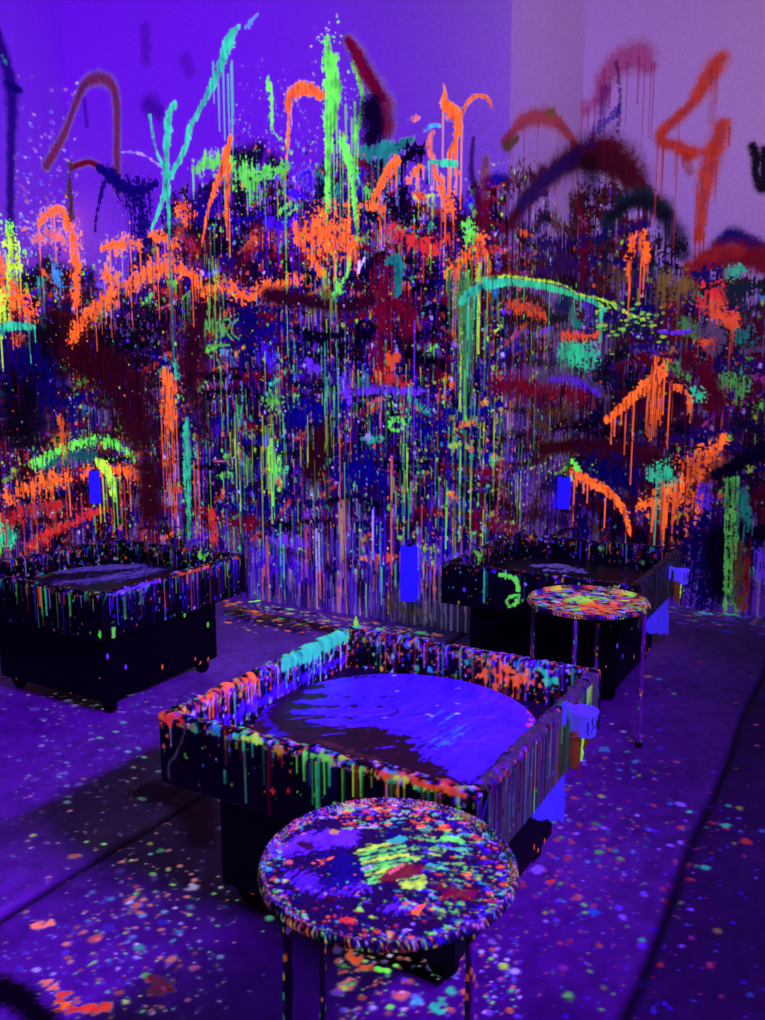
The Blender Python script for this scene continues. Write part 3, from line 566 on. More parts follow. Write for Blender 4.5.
for sx, dep in ((SEAM_L, .012), (SEAM_R, .009)):                   # the joints between the sheets
    k = np.exp(-((PX-sx+.006*np.sin(PY*5))/.016)**2); PZ = PZ-dep*k; G.rgb *= (1-.9*k)[..., None]; G.fl *= 1-.9*k
V = np.stack([PX, PY, PZ], -1).reshape(-1, 3); m = len(V)
X = np.array([[-5.4, -1.2, -.03], [1.6, -1.2, -.03], [1.6, 6.0, -.03], [-5.4, 6.0, -.03], [-5.4, -1.2, -.15], [1.6, -1.2, -.15], [1.6, 6.0, -.15], [-5.4, 6.0, -.15]])
e = np.array([[0, 1, 2, 3], [7, 6, 5, 4], [0, 4, 5, 1], [1, 5, 6, 2], [2, 6, 7, 3], [3, 7, 4, 0]])+m
xc = np.zeros((8, 4)); xc[:, :3] = lin((60, 55, 66))
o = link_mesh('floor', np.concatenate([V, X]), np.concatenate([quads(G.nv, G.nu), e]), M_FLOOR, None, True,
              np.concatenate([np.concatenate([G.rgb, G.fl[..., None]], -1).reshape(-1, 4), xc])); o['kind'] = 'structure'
bm = bmesh.new(); bm_box(bm, -5.4, 1.6, -1.2, 6.0, 4.9, 5.0); o = bm_obj('ceiling', bm, M_CEIL); o['kind'] = 'structure'

# ================================================================== SPIN-ART TABLES
def speckled(name, base, scale, size, glow=.6, share=.35):
    """Dark board spattered with small drops of fluorescent paint (cells of a Voronoi pattern)."""
    m = bpy.data.materials.new(name); m.use_nodes = True; nt = m.node_tree; b = nt.nodes['Principled BSDF']; N = nt.nodes.new; Lk = nt.links.new
    tc = N('ShaderNodeTexCoord'); mp = N('ShaderNodeMapping'); mp.inputs['Scale'].default_value = (1, 1, .55); Lk(tc.outputs['Object'], mp.inputs['Vector'])
    vo = N('ShaderNodeTexVoronoi'); vo.inputs['Scale'].default_value = scale; Lk(mp.outputs['Vector'], vo.inputs['Vector'])
    sep = N('ShaderNodeSeparateColor'); Lk(vo.outputs['Color'], sep.inputs['Color'])
    le = N('ShaderNodeMath'); le.operation = 'LESS_THAN'; le.inputs[1].default_value = size; Lk(vo.outputs['Distance'], le.inputs[0])
    pk = N('ShaderNodeMath'); pk.operation = 'LESS_THAN'; pk.inputs[1].default_value = share; Lk(sep.outputs['Green'], pk.inputs[0])
    mk = N('ShaderNodeMath'); mk.operation = 'MULTIPLY'; Lk(le.outputs[0], mk.inputs[0]); Lk(pk.outputs[0], mk.inputs[1])
    cr = N('ShaderNodeValToRGB'); cr.color_ramp.interpolation = 'CONSTANT'; el = cr.color_ramp.elements
    cs = ['OR', 'GR', 'LV', 'TE', 'YE', 'SA', 'BL']
    el[0].color = (*PIG[cs[0]][0], 1); el[1].position = 1/7; el[1].color = (*PIG[cs[1]][0], 1)
    for i in range(2, 7): e_ = el.new(i/7); e_.color = (*[float(x) for x in PIG[cs[i]][0]], 1)
    Lk(sep.outputs['Red'], cr.inputs['Fac'])
    mx = N('ShaderNodeMix'); mx.data_type = 'RGBA'; mx.inputs['A'].default_value = (*[float(x) for x in lin(base)], 1); Lk(mk.outputs[0], mx.inputs['Factor']); Lk(cr.outputs['Color'], mx.inputs['B'])
    Lk(mx.outputs['Result'], b.inputs['Base Color']); Lk(cr.outputs['Color'], b.inputs['Emission Color'])
    gm = N('ShaderNodeMath'); gm.operation = 'MULTIPLY'; gm.inputs[1].default_value = glow; Lk(mk.outputs[0], gm.inputs[0]); Lk(gm.outputs[0], b.inputs['Emission Strength'])
    b.inputs['Roughness'].default_value = .55; b.inputs['Specular IOR Level'].default_value = .2
    return m
M_PED = speckled('spattered_black_cabinet', (7, 6, 8), 30, .24, .5, .22)
M_LEG = speckled('spattered_grey_metal', (160, 150, 150), 80, .36, .22, .5)

TS, TH, TZ0, TZ1 = .968, .042, .415, .617
PR = .014
P_OUT = TZ1-TZ0-PR; P_ARC = PR*math.pi/2; P_TOP = TH-2*PR; P_IN = .135
S_TOP0 = P_OUT; S_TOP1 = P_OUT+2*P_ARC+P_TOP; S_END = S_TOP1+P_IN
def prof(s):
    n = np.zeros_like(s); z = np.zeros_like(s); nn = np.ones_like(s); nz = np.zeros_like(s)
    a = s < P_OUT; z[a] = TZ0+s[a]
    b = (s >= P_OUT) & (s < P_OUT+P_ARC); t = (s[b]-P_OUT)/PR
    n[b] = -PR+PR*np.cos(t); z[b] = TZ1-PR+PR*np.sin(t); nn[b] = np.cos(t); nz[b] = np.sin(t)
    c = (s >= P_OUT+P_ARC) & (s < P_OUT+P_ARC+P_TOP); n[c] = -PR-(s[c]-P_OUT-P_ARC); z[c] = TZ1; nn[c] = 0; nz[c] = 1
    d = (s >= P_OUT+P_ARC+P_TOP) & (s < S_TOP1); t = (s[d]-P_OUT-P_ARC-P_TOP)/PR
    n[d] = -TH+PR-PR*np.sin(t); z[d] = TZ1-PR+PR*np.cos(t); nn[d] = -np.sin(t); nz[d] = np.cos(t)
    e = s >= S_TOP1; n[e] = -TH; z[e] = TZ1-PR-(s[e]-S_TOP1); nn[e] = -1; nz[e] = 0
    return n, z, nn, nz
RIMC = dict(OR=2, SA=2, GR=1.6, TE=1.6, WH=2, LV=2, RE=1.2, YE=1.2, YG=.8, CY=1, BK=2.2, LD=2, BR=1)
def panel(parent, length, origin, axis, outward, seed, paint, board=(13, 10, 13)):
    c = Canvas(length, S_END, .0052, lin(board), seed)
    r = c.r
    paint(c, r, length)
    sv = np.arange(c.nv)*c.du; n, z, nn, nz = prof(sv)
    up = np.clip(nz, 0, 1)[:, None]
    lump = c.h*.0028+up*(c.n2+.3)*.010+up*c.n1*.004
    uu = np.linspace(0, length, c.nu)
    nd = n[:, None]+nn[:, None]*lump; zd = z[:, None]+nz[:, None]*lump
    ax, ou = np.array(axis, float), np.array(outward, float)
    P = np.array(origin)+uu[None, :, None]*ax+nd[..., None]*ou+zd[..., None]*np.array([0, 0, 1.])
    flip = np.dot(np.cross(ax, [0, 0, 1]), ou) < 0
    q = quads(c.nv, c.nu, flip)
    i = np.arange(c.nv*c.nu).reshape(c.nv, c.nu)
    bot = np.stack([i[-1, :-1], i[-1, 1:], i[0, 1:], i[0, :-1]], -1)
    m = c.nv//2                                              # close both ends with strips across the thickness
    k = min(m, c.nv-m-1); ends = []
    for col in (0, -1):
        a = i[:k, col]; b = i[::-1, col][:k]
        e = np.stack([a[:-1], b[:-1], b[1:], a[1:]], -1); ends.append(e if col == 0 else e[:, ::-1])
    return link_mesh('side_panel', P.reshape(-1, 3), np.concatenate([q, bot]+ends), M_BOX, parent, True,
                     np.concatenate([c.rgb, c.fl[..., None]], -1).reshape(-1, 4))
def rim_specks(c, r, L, n, colours=RIMC, glow=(.35, 1), band=.024, lo=S_TOP0, hi=S_TOP1):
    for _ in range(int(n*L)):
        s = r.uniform(lo-band*.3, hi+band*.6)
        c.dab(r.uniform(0, L), s, .0022+r.exponential(.0026), pick(colours), r.uniform(.7, 1.6), .93, r.uniform(*glow)*r.uniform(.35, .85))
def out_drips(c, r, L, n, colours, mean=.05, glow=(.4, 1), u0=0., u1=1., w=.0024):
    c.down = -1
    for _ in range(n): c.drip(r.uniform(u0, u1)*L, S_TOP0+r.uniform(-.01, .012), .012+r.exponential(mean), w*r.uniform(.6, 1.4), pick(colours), .95, r.uniform(*glow))
def in_drips(c, r, L, n, colours, mean=.04, glow=(.4, 1), u0=0., u1=1., w=.0024):
    c.down = 1
    for _ in range(n): c.drip(r.uniform(u0, u1)*L, S_TOP1-.02+r.uniform(-.01, .03), .012+r.exponential(mean), w*r.uniform(.6, 1.5), pick(colours), .95, r.uniform(*glow))
def out_specks(c, r, L, n, colours, glow=(.3, .9)):
    for _ in range(n): c.dab(r.uniform(0, L), r.uniform(0, S_TOP0), .0016+r.exponential(.0022), pick(colours), .8, .9, r.uniform(*glow))
def in_specks(c, r, L, n, colours, glow=(.3, .9)):
    for _ in range(n): c.dab(r.uniform(0, L), r.uniform(S_TOP1, S_END), .002+r.exponential(.003), pick(colours), .8, .9, r.uniform(*glow))

def disc(name, parent, cx, cy, rad, z, du, base, seed, paint, mat, lip=0., thick=.018, wobble=0.):
    c = Canvas(2*rad+.02, 2*rad+.02, du, lin(base), seed)
    paint(c, c.r, lambda px, py, zz: (at_z(px, py, zz)[0]-cx+rad+.01, at_z(px, py, zz)[1]-cy+rad+.01, (at_z(px, py, zz)-O) @ FW/F))
    nt = int(2*math.pi*rad/du*.9)
    prof_ = []
    rr = np.arange(0.001, rad-(.016 if lip else .004), du*.95)
    prof_ += [(r_, 0.) for r_ in rr]
    if lip:
        for t in np.linspace(0, 1, 5): prof_.append((rad-.014+.003*t, lip*t))
        for t in np.linspace(0, math.pi/2, 4)[1:]: prof_.append((rad-.011+.008*math.sin(t), lip+.003*math.sin(2*t)))
        prof_ += [(rad, lip-.006), (rad+.001, lip-.014)]
    else:
        prof_ += [(rad-.001, -.001), (rad, -.005)]
    prof_ += [(rad-.002, -thick), (rad-.02, -thick), (.001, -thick)]
    pr = np.array(prof_); th = np.linspace(0, 2*math.pi, nt, endpoint=False)
    X = pr[:, :1]*np.cos(th); Y = pr[:, :1]*np.sin(th)
    iu = np.clip(np.round((X+rad+.01)/du).astype(int), 0, c.nu-1); iv = np.clip(np.round((Y+rad+.01)/du).astype(int), 0, c.nv-1)
    jr = np.random.default_rng(seed+50); ne = len(rr)
    iu[ne:] = np.clip(iu[ne:]+jr.integers(-5, 6, iu[ne:].shape), 0, c.nu-1); iv[ne:] = np.clip(iv[ne:]+jr.integers(-5, 6, iv[ne:].shape), 0, c.nv-1)
    hgt = c.h[iv, iu]*.0018; k = len(pr)-3; hgt[k:] = 0
    Z = pr[:, 1:]+hgt
    col = np.concatenate([c.rgb[iv, iu], c.fl[iv, iu][..., None]], -1); col[k+1:, :, 3] = 0; col[k+1:, :, :3] = lin((10, 9, 10))
    V = np.stack([X, Y, np.broadcast_to(Z, X.shape)], -1)
    i = np.arange(len(pr)*nt).reshape(len(pr), nt); j = np.roll(i, -1, 1)
    q = np.stack([i[:-1], i[1:], j[1:], j[:-1]], -1).reshape(-1, 4)
    o = link_mesh(name, V.reshape(-1, 3), q, mat, parent, True, col.reshape(-1, 4))
    o.location = (cx-parent.location.x, cy-parent.location.y, z-parent.location.z)
    return o

def spin_table(cx, cy, label, seed, paints, disc_base, disc_paint, tray_col):
    t = thing('spin_art_table', label, 'table', (cx, cy, 0), 'square spin art tables')
    h = TS/2
    panel(t, TS, (-h, -h, 0), (1, 0, 0), (0, -1, 0), seed+1, paints[0])
    panel(t, TS, (-h, h, 0), (1, 0, 0), (0, 1, 0), seed+2, paints[1])
    panel(t, TS-2*TH, (-h, -h+TH, 0), (0, 1, 0), (-1, 0, 0), seed+3, paints[2])
    panel(t, TS-2*TH, (h, -h+TH, 0), (0, 1, 0), (1, 0, 0), seed+4, paints[3])
    a = h-TH*.9
    cb = Canvas(2*a, 2*a, .009, lin(tray_col), seed+9)
    for _ in range(500): cb.dab(cb.r.uniform(0, 2*a), cb.r.uniform(0, 2*a), .003+cb.r.exponential(.004), pick(RIMC), 1, .9, cb.r.uniform(.2, .7))
    g = np.linspace(-a, a, cb.nu); X, Y = np.meshgrid(g, g); n = X.size
    V = np.concatenate([np.stack([X, Y, .482+cb.h*.001], -1).reshape(-1, 3), np.stack([X, Y, X*0+.466], -1).reshape(-1, 3)])
    i = np.arange(n).reshape(X.shape); b = np.concatenate([i[0, :-1], i[:-1, -1], i[-1, :0:-1], i[:0:-1, 0]]); b2 = np.roll(b, -1)
    col = np.concatenate([cb.rgb, cb.fl[..., None]], -1).reshape(-1, 4)
    link_mesh('tray_bottom', V, np.concatenate([quads(*X.shape), quads(*X.shape, True)+n, np.stack([b, b+n, b2+n, b2], -1)]), M_BOX, t, True, np.concatenate([col, col]))
    disc('turntable', t, cx, cy, .425, .515, .0048, disc_base, seed+5, disc_paint, M_DISC)
    V, Fc = lathe([(.04, .478), (.04, .50)], 24); link_mesh('spindle', V, Fc, M_BLACK, t)
    bm = bmesh.new(); bm_box(bm, -h+.11, h-.11, -h+.11, h-.11, .075, .468, .006); bm_obj('cabinet_base', bm, M_PED, t)
    for sx in (-1, 1):
        for sy in (-1, 1):
            V, Fc = lathe([(.006, -.014), (.036, -.014), (.044, -.009), (.047, 0), (.044, .009), (.036, .014), (.006, .014)], 24)
            V = [(x, z, y) for x, y, z in V]
            o = link_mesh('caster', V, Fc, M_RUB, t); o.location = (sx*(h-.17), sy*(h-.17), .047)
            bm = bmesh.new(); bm_box(bm, -.03, .03, -.022, -.016, -.005, .06); bm_box(bm, -.03, .03, .016, .022, -.005, .06); bm_box(bm, -.034, .034, -.03, .03, .056, .062, .002)
            bm_obj('caster_fork', bm, M_BLACK, o)
    return t

DRK = dict(GR=1, TE=1.6, OR=1, LV=1.2, SA=.8, RE=.6, WH=.6, YG=.4, NV=2, MGD=2, CY=.5)
CX, CY = -1.191, 2.155
def c_front(c, r, L):
    def at(px, py): p = at_y(px, py, CY-TS/2); return p[0]-(CX-TS/2), p[2]-TZ0
    out_specks(c, r, L, 170, DRK, (.15, .6)); out_drips(c, r, L, 60, DRK, .05, (.12, .55))
    rim_specks(c, r, L, 900)
    c.down = -1
    for px, py, Lp, w, pg, g in ((225, 727, 26, 1.6, 'OD', .7), (243, 738, 12, 1.6, 'TE', .8), (252, 738, 14, 1.8, 'TE', .8), (263, 740, 34, 1.5, 'TD', 1.2), (244, 752, 42, 1.5, 'GY', 1), (268, 745, 62, 2.6, 'MG', 1.), (225, 770, 12, 2.2, 'TE', .8),
        (304, 748, 22, 2.2, 'GR', .9), (312, 750, 38, 2.4, 'TE', .8), (318, 752, 40, 2.6, 'TE', .8), (324, 752, 28, 2.4, 'GR', .7), (329, 754, 20, 2.4, 'TE', .9), (334, 757, 30, 1.6, 'NL', 1), (353, 762, 24, 1.8, 'YG', .8), (361, 764, 22, 2.2, 'GR', .9), (356, 764, 32, 1.4, 'OD', .6),
        (386, 772, 18, 2., 'OD', .8), (398, 776, 22, 1.6, 'YE', .7), (404, 778, 14, 1.6, 'YG', .8), (440, 786, 12, 1.8, 'OD', .7), (458, 790, 16, 1.8, 'YG', .7)):
        u, v = at(px, py); c.drip(u, min(v, S_TOP0+.01), Lp*.0034, w*.0019, pg, .97, g*.62)
    for x0, x1, pg in ((236, 266, 'TE'), (244, 262, 'YG'), (305, 335, 'GR'), (384, 430, 'OD'), (438, 470, 'OD'), (395, 408, 'YG')):
        u0, _ = at(x0, 740); u1, _ = at(x1, 750); c.stroke([(u0, S_TOP0+.006, .006), ((u0+u1)/2, S_TOP0+.010, .008), (u1, S_TOP0+.006, .006)], pg, 'splash', .9, .6)
    c.stroke([(.10, S_TOP0-.01, .003), (.055, .09, .004), (.03, .06, .006), (.03, .02, .005)], 'GY', 'wet', .9)
    c.stroke([(0, S_TOP0, .012), (.06, S_TOP0+.01, .012), (.12, S_TOP0, .009)], 'RE', 'splash', .9, .7); u, v = at(273, 790); c.dab(u, v, .012, 'RE', .5, .9, .6)
def c_back(c, r, L):
    rim_specks(c, r, L, 800, glow=(.2, .7)); in_specks(c, r, L, 520, RIMC, (.15, .6)); in_drips(c, r, L, 130, dict(RIMC, BK=5, MGD=3), .05, (.2, .7))
    c.stroke([(.60*L, S_TOP1+.04, .03), (.70*L, S_TOP1+.05, .04), (.78*L, S_TOP1+.045, .03)], 'OR', 'splash', .9, .6, 10, .04, .004, 20)
    c.stroke([(.80*L, S_TOP1, .02), (.84*L, S_TOP1+.04, .02)], 'TE', 'splash', .9, .6); c.stroke([(.03*L, S_TOP1-.01, .012), (.03*L, S_TOP1+.06, .012)], 'GR', 'wet', .95, .7)
    c.stroke([(.3*L, S_TOP1+.09, .01), (.6*L, S_TOP1+.1, .01), (.95*L, S_TOP1+.08, .01)], 'MGD', 'dry', .8)
def c_left(c, r, L):
    rim_specks(c, r, L, 1000); in_specks(c, r, L, 420, RIMC, (.3, .9)); in_drips(c, r, L, 140, dict(OR=2, SA=2, LV=2, LD=2, TE=1, RE=1, BK=1, WH=1), .05, (.4, .95))
    c.stroke([(.05*L, S_TOP1+.075, .028), (.5*L, S_TOP1+.08, .022), (.95*L, S_TOP1+.08, .016)], 'LD', 'dry', .85, 1., 0)
    c.down = 1
    c.stroke([(.56*L, S_TOP1-.004, .024), (.72*L, S_TOP1-.006, .030), (.86*L, S_TOP1-.010, .034), (.97*L, S_TOP1-.004, .026)], 'TE', 'wet', .97, .85, 34, .045, .004, 20)
    c.stroke([(.12*L, S_TOP1-.02, .014), (.25*L, S_TOP1-.02, .014), (.36*L, S_TOP1-.01, .012)], 'OR', 'splash', .9, .85, 10, .04, .004)
    out_drips(c, r, L, 40, DRK, .04, (.2, .5))
def c_right(c, r, L):
    c.rgb[:] = lin((78, 74, 76)); c.fl[:] = .22; rim_specks(c, r, L, 360, dict(GY=4, BR=2, DP=2, LV=1, SA=1, YE=.5, BK=2, OL=1.4), (.1, .45))  # whole board given a faint glow so it looks lit grey
    out_specks(c, r, L, 160, dict(DRK, BK=4, GY=3), (.1, .4)); out_drips(c, r, L, 260, dict(TD=4, OL=3, BK=5, NV=1, GY=5, OD=.5, GR=.5, BR=2), .10, (.25, .8), w=.0034)
    in_specks(c, r, L, 200, dict(BK=6, SA=.6, MGD=3), (.1, .5)); c.stroke([(0, S_TOP1+.03, .03), (L, S_TOP1+.03, .03)], 'BK', 'dry', .85); c.stroke([(0, S_TOP1+.09, .04), (L, S_TOP1+.09, .04)], 'BK', 'dry', .85)
    c.down = -1
    for k in range(6): c.drip(L*(.86+k*.012), S_TOP0, .05+.02*(k % 3), .005, 'YG' if k % 2 else 'GR', .9, .6)
    c.stroke([(.62*L, S_TOP0+.005, .015), (.66*L, S_TOP0+.02, .018), (.68*L, S_TOP0-.06, .012)], 'TD', 'splash', .8, .7)
def c_disc(c, r, m):
    c.rgb[:] *= (1+1.1*c.n2[..., None])
    def st(pg, pts, kind='dry', a=.95, g=1.):
        q = []
        for x, y, w in pts: u, v, sc = m(x, y, .515); q.append((u, v, w*.5*sc*1.25))
        c.stroke(q, pg, kind, a, g)
    wp = (lin((104, 52, 255)), .13)
    EY = [656, 664, 672, 682, 692, 702, 712, 722, 732, 742, 752, 762, 772]
    EL = [385, 352, 330, 318, 308, 300, 296, 312, 392, 412, 424, 436, 452]; ER = [448, 474, 496, 512, 524, 532, 538, 540, 538, 530, 518, 502, 482]
    for y, x0, x1 in zip(EY, EL, ER): st(wp, [(x0, y, 10), ((x0+x1)/2, y, 36), (x1, y, 22)], 'wet', .95)
    st(wp, [(352, 668, 26), (420, 664, 44), (480, 676, 44), (516, 700, 40), (528, 722, 34)], 'wet'); st(wp, [(350, 688, 34), (400, 690, 54), (470, 702, 56), (510, 728, 46), (500, 752, 40)], 'wet'); st(wp, [(380, 668, 30), (440, 680, 40), (490, 700, 50), (480, 740, 50)], 'wet'); st('LD', [(270, 690, 10), (262, 712, 12), (280, 735, 10)], 'dry', .6, .5)
    st(wp, [(318, 712, 10), (360, 712, 26), (420, 722, 36), (470, 738, 40), (470, 762, 26)], 'wet'); st(wp, [(370, 655, 16), (420, 652, 16), (460, 658, 14)], 'dry'); st(wp, [(430, 748, 26), (450, 768, 18)], 'dry')
    for k in range(40):
        t = R.uniform(0, 1); x = 370+130*t; y = 650+16*t+R.normal(0, 4); st('CY' if k % 2 else 'WH', [(x-4, y+4, 2), (x+5, y-4, 1.6)], 'dry', .6, .25)
    for k in range(60): x = R.uniform(290, 500); y = 722+R.normal(0, 10)+(x-400)*.06; st('LV' if k % 3 else 'NL', [(x-14, y+2, 2), (x+14, y-1, 2)], 'dry', .6, .3)
    st('LD', [(330, 678, 6), (345, 674, 10), (362, 676, 6)], 'dry', .9, .8); st('BK', [(388, 716, 3), (398, 712, 3), (392, 707, 2)], 'dry', .8)
    st('MGD', [(452, 655, 10), (480, 664, 16), (505, 682, 12)], 'dry', .85); st('OL', [(320, 742, 7), (350, 752, 9), (378, 762, 8)], 'dry', .55)
    for k in range(30): st('LV', [(R.uniform(440, 520), R.uniform(690, 760), 2), (R.uniform(440, 520), R.uniform(690, 760), 2)], 'dry', .25, .2)
    for k in range(16): x, y = R.uniform(435, 470), R.uniform(715, 745); st('CY', [(x-7, y+5, 2.4), (x+8, y-5, 2.4)], 'dry', .7, .3)
    for k in range(18): x, y = R.uniform(522, 545), R.uniform(690, 730); st('RE' if k % 3 else 'SA', [(x, y, 3.5), (x+3, y+3, 3)], 'splash', .9, .7)
    for k in range(10): x, y = R.uniform(370, 480), R.uniform(665, 720); st('WH', [(x, y, 1.8), (x+3, y, 1.8)], 'wet', .9, .8)
spin_table(CX, CY, 'nearest square spin-art table, wide violet puddle of paint on its round turntable', 300, (c_front, c_back, c_left, c_right), (64, 6, 34), c_disc, (40, 24, 52))

RX, RY = -1.353, 4.276
def r_front(c, r, L):
    out_specks(c, r, L, 140, DRK, (.2, .7)); out_drips(c, r, L, 16, dict(NV=2, MGD=2, TD=1, OD=.4), .06, (.2, .5)); rim_specks(c, r, L, 240, glow=(.15, .6))
    c.down = -1; c.drip(.24*L, S_TOP0, .15, .006, 'TE', .95, .6); c.drip(.255*L, S_TOP0, .12, .004, 'TD', .95, 1)
    c.stroke([(.325*L, S_TOP0-.005, .010), (.395*L, S_TOP0-.015, .012), (.425*L, S_TOP0-.06, .012), (.42*L, S_TOP0-.12, .011), (.385*L, S_TOP0-.155, .010), (.36*L, S_TOP0-.13, .009), (.40*L, S_TOP0-.10, .008)], 'GR', 'dry', .95, .65)
def r_back(c, r, L):
    rim_specks(c, r, L, 300, glow=(.1, .45)); in_specks(c, r, L, 200, RIMC, (.1, .35)); in_drips(c, r, L, 50, RIMC, .04, (.1, .4))
def r_left(c, r, L):
    rim_specks(c, r, L, 300, glow=(.1, .45)); in_specks(c, r, L, 260, RIMC, (.1, .4)); in_drips(c, r, L, 60, dict(OL=3, OD=1, SA=.6, BK=3, LD=2), .05, (.2, .5)); c.stroke([(.35*L, S_TOP1, .03), (.4*L, S_TOP1+.03, .03)], 'GR', 'splash', .8, .5)
def r_right(c, r, L):
    c.rgb[:] = lin((46, 42, 44)); c.fl[:] = .2; rim_specks(c, r, L, 260, dict(GY=4, BR=2, BK=3, DP=2, OL=1), (.1, .3)); out_drips(c, r, L, 70, dict(BK=4, GY=2, OL=1, TD=1), .09, (.1, .4))  # board glows faintly all over, in place of light on it
def r_disc(c, r, m):
    def st(pg, pts, kind='dry', a=.9, g=1.):
        q = []
        for x, y, w in pts: u, v, sc = m(x, y, .515); q.append((u, v, w*.5*sc*2.))
        c.stroke(q, pg, kind, a, g)
    st((lin((170, 170, 220)), .10), [(535, 566, 5), (555, 566, 9), (575, 570, 8), (584, 573, 4)], 'wet', .95); st((lin((170, 170, 220)), .10), [(548, 570, 5), (566, 572, 6)], 'dry')
    c.stroke([(.435+.30*math.cos(t), .435+.30*math.sin(t), .006) for t in np.linspace(-2.2, 1.2, 14)], 'DP', 'dry', .6)
spin_table(RX, RY, 'black square spin-art table standing in the alcove, pale oval smear on its dark turntable', 400, (r_front, r_back, r_left, r_right), (18, 14, 24), r_disc, (16, 12, 18))

LX, LY = -3.298, 2.982
def l_front(c, r, L):
    out_specks(c, r, L, 120, DRK, (.15, .6)); out_drips(c, r, L, 70, DRK, .06, (.15, .5)); rim_specks(c, r, L, 330, glow=(.15, .6))
    c.down = -1; c.drip(.60*L, S_TOP0, .08, .012, 'OD', .9, .6); c.drip(.64*L, S_TOP0, .12, .008, 'TE', .9, .55); c.drip(.80*L, S_TOP0, .10, .009, 'XG', .9, 1.3)
    c.dab(.985*L, .03, .020, 'GR', .6, .95, .65)
def l_right(c, r, L):
    out_specks(c, r, L, 260, dict(DRK, LD=2, BL=1), (.15, .7)); out_drips(c, r, L, 150, dict(DRK, LD=3, DP=2), .08, (.12, .5)); rim_specks(c, r, L, 380, glow=(.2, .75))
    c.down = -1; c.drip(.10*L, S_TOP0-.02, .10, .010, 'XG', .95, 1.3); c.drip(.55*L, S_TOP0, .04, .008, 'OD', .9, .8); c.drip(.38*L, S_TOP0-.04, .09, .007, 'RE', .9, .5); c.drip(.02*L, S_TOP0-.14, .05, .012, 'GR', .95, .6)
    c.stroke([(0, S_TOP0+.005, .006), (.25*L, S_TOP0+.008, .006), (.35*L, S_TOP0+.004, .004)], 'LV', 'dry', .9, .7)
    c.stroke([(.45*L, S_TOP0+.005, .006), (.75*L, S_TOP0+.008, .006)], 'OD', 'dry', .9, .8)
def l_back(c, r, L):
    rim_specks(c, r, L, 360, glow=(.1, .5)); in_specks(c, r, L, 260, RIMC, (.1, .5)); in_drips(c, r, L, 60, RIMC, .04, (.15, .5)); c.stroke([(.72*L, S_TOP1, .016), (.76*L, S_TOP1+.01, .018)], 'GR', 'splash', .9, .6)
def l_left(c, r, L):
    rim_specks(c, r, L, 360, glow=(.1, .5)); in_specks(c, r, L, 260, RIMC, (.1, .5)); in_drips(c, r, L, 50, RIMC, .04, (.15, .5))
def l_disc(c, r, m):
    def st(pg, pts, kind='dry', a=.9, g=1.):
        q = []
        for x, y, w in pts: u, v, sc = m(x, y, .515); q.append((u, v, w*.5*sc*2.))
        c.stroke(q, pg, kind, a, g)
    pu = (lin((150, 130, 236)), .12)
    st(pu, [(56, 572, 8), (100, 568, 14), (140, 566, 9)], 'wet'); st(pu, [(66, 582, 10), (110, 578, 16), (155, 570, 8)], 'dry')
    st('OLG', [(40, 578, 3), (60, 570, 5), (80, 563, 3)], 'dry', .9, 1.2); st('OLG', [(100, 559, 2), (120, 558, 3), (140, 560, 2)], 'dry', .8, 1.)
spin_table(LX, LY, 'square spin-art table by the left wall, dim purple smear on its turntable', 500, (l_front, l_back, l_left, l_right), (40, 30, 52), l_disc, (24, 18, 30))

# ================================================================== ROUND PALETTE TABLES
CONF = dict(OR=2.4, SA=2, GR=2.2, YG=1.4, TE=1.6, WH=1.6, LV=1.6, RE=1.6, YE=1.4, CY=.9, NV=4, BK=2.5, LD=2.5, MGD=2)
def palette_table(px, py, rad, zt, label, seed, paint, rot, base):
    p = at_z(px, py, zt)
    t = thing('round_palette_table', label, 'table', (p[0], p[1], 0), 'round palette tables')
    disc('tray_top', t, p[0], p[1], rad, zt, .0026, base, seed, paint, M_BOX, .009, .007)
    for k in range(4):
        a = rot+k*math.pi/2; r0 = rad*.92
        pts = [(r0*math.cos(a)*(1+.01*j/12), r0*math.sin(a)*(1+.01*j/12), (zt-.008)*(1-j/12)) for j in range(13)]
        V, Fc = tube(pts, [.0075+.0014*random.random() for _ in pts], 10, .35); lg = link_mesh('leg', V, Fc, M_LEG, t)
        V, Fc = lathe([(.012, 0), (.015, .004), (.013, .018), (.009, .02)], 14); ft = link_mesh('rubber_foot', V, Fc, M_RUB, lg); ft.location = (r0*math.cos(a)*1.01, r0*math.sin(a)*1.01, 0)
    V, Fc = [], []
    ring = [(rad*.9*math.cos(q), rad*.9*math.sin(q), zt-.016) for q in np.linspace(0, 2*math.pi, 40)]
    V, Fc = tube(ring, .007, 8); link_mesh('leg_ring', V, Fc, M_BLACK, t)
    return t
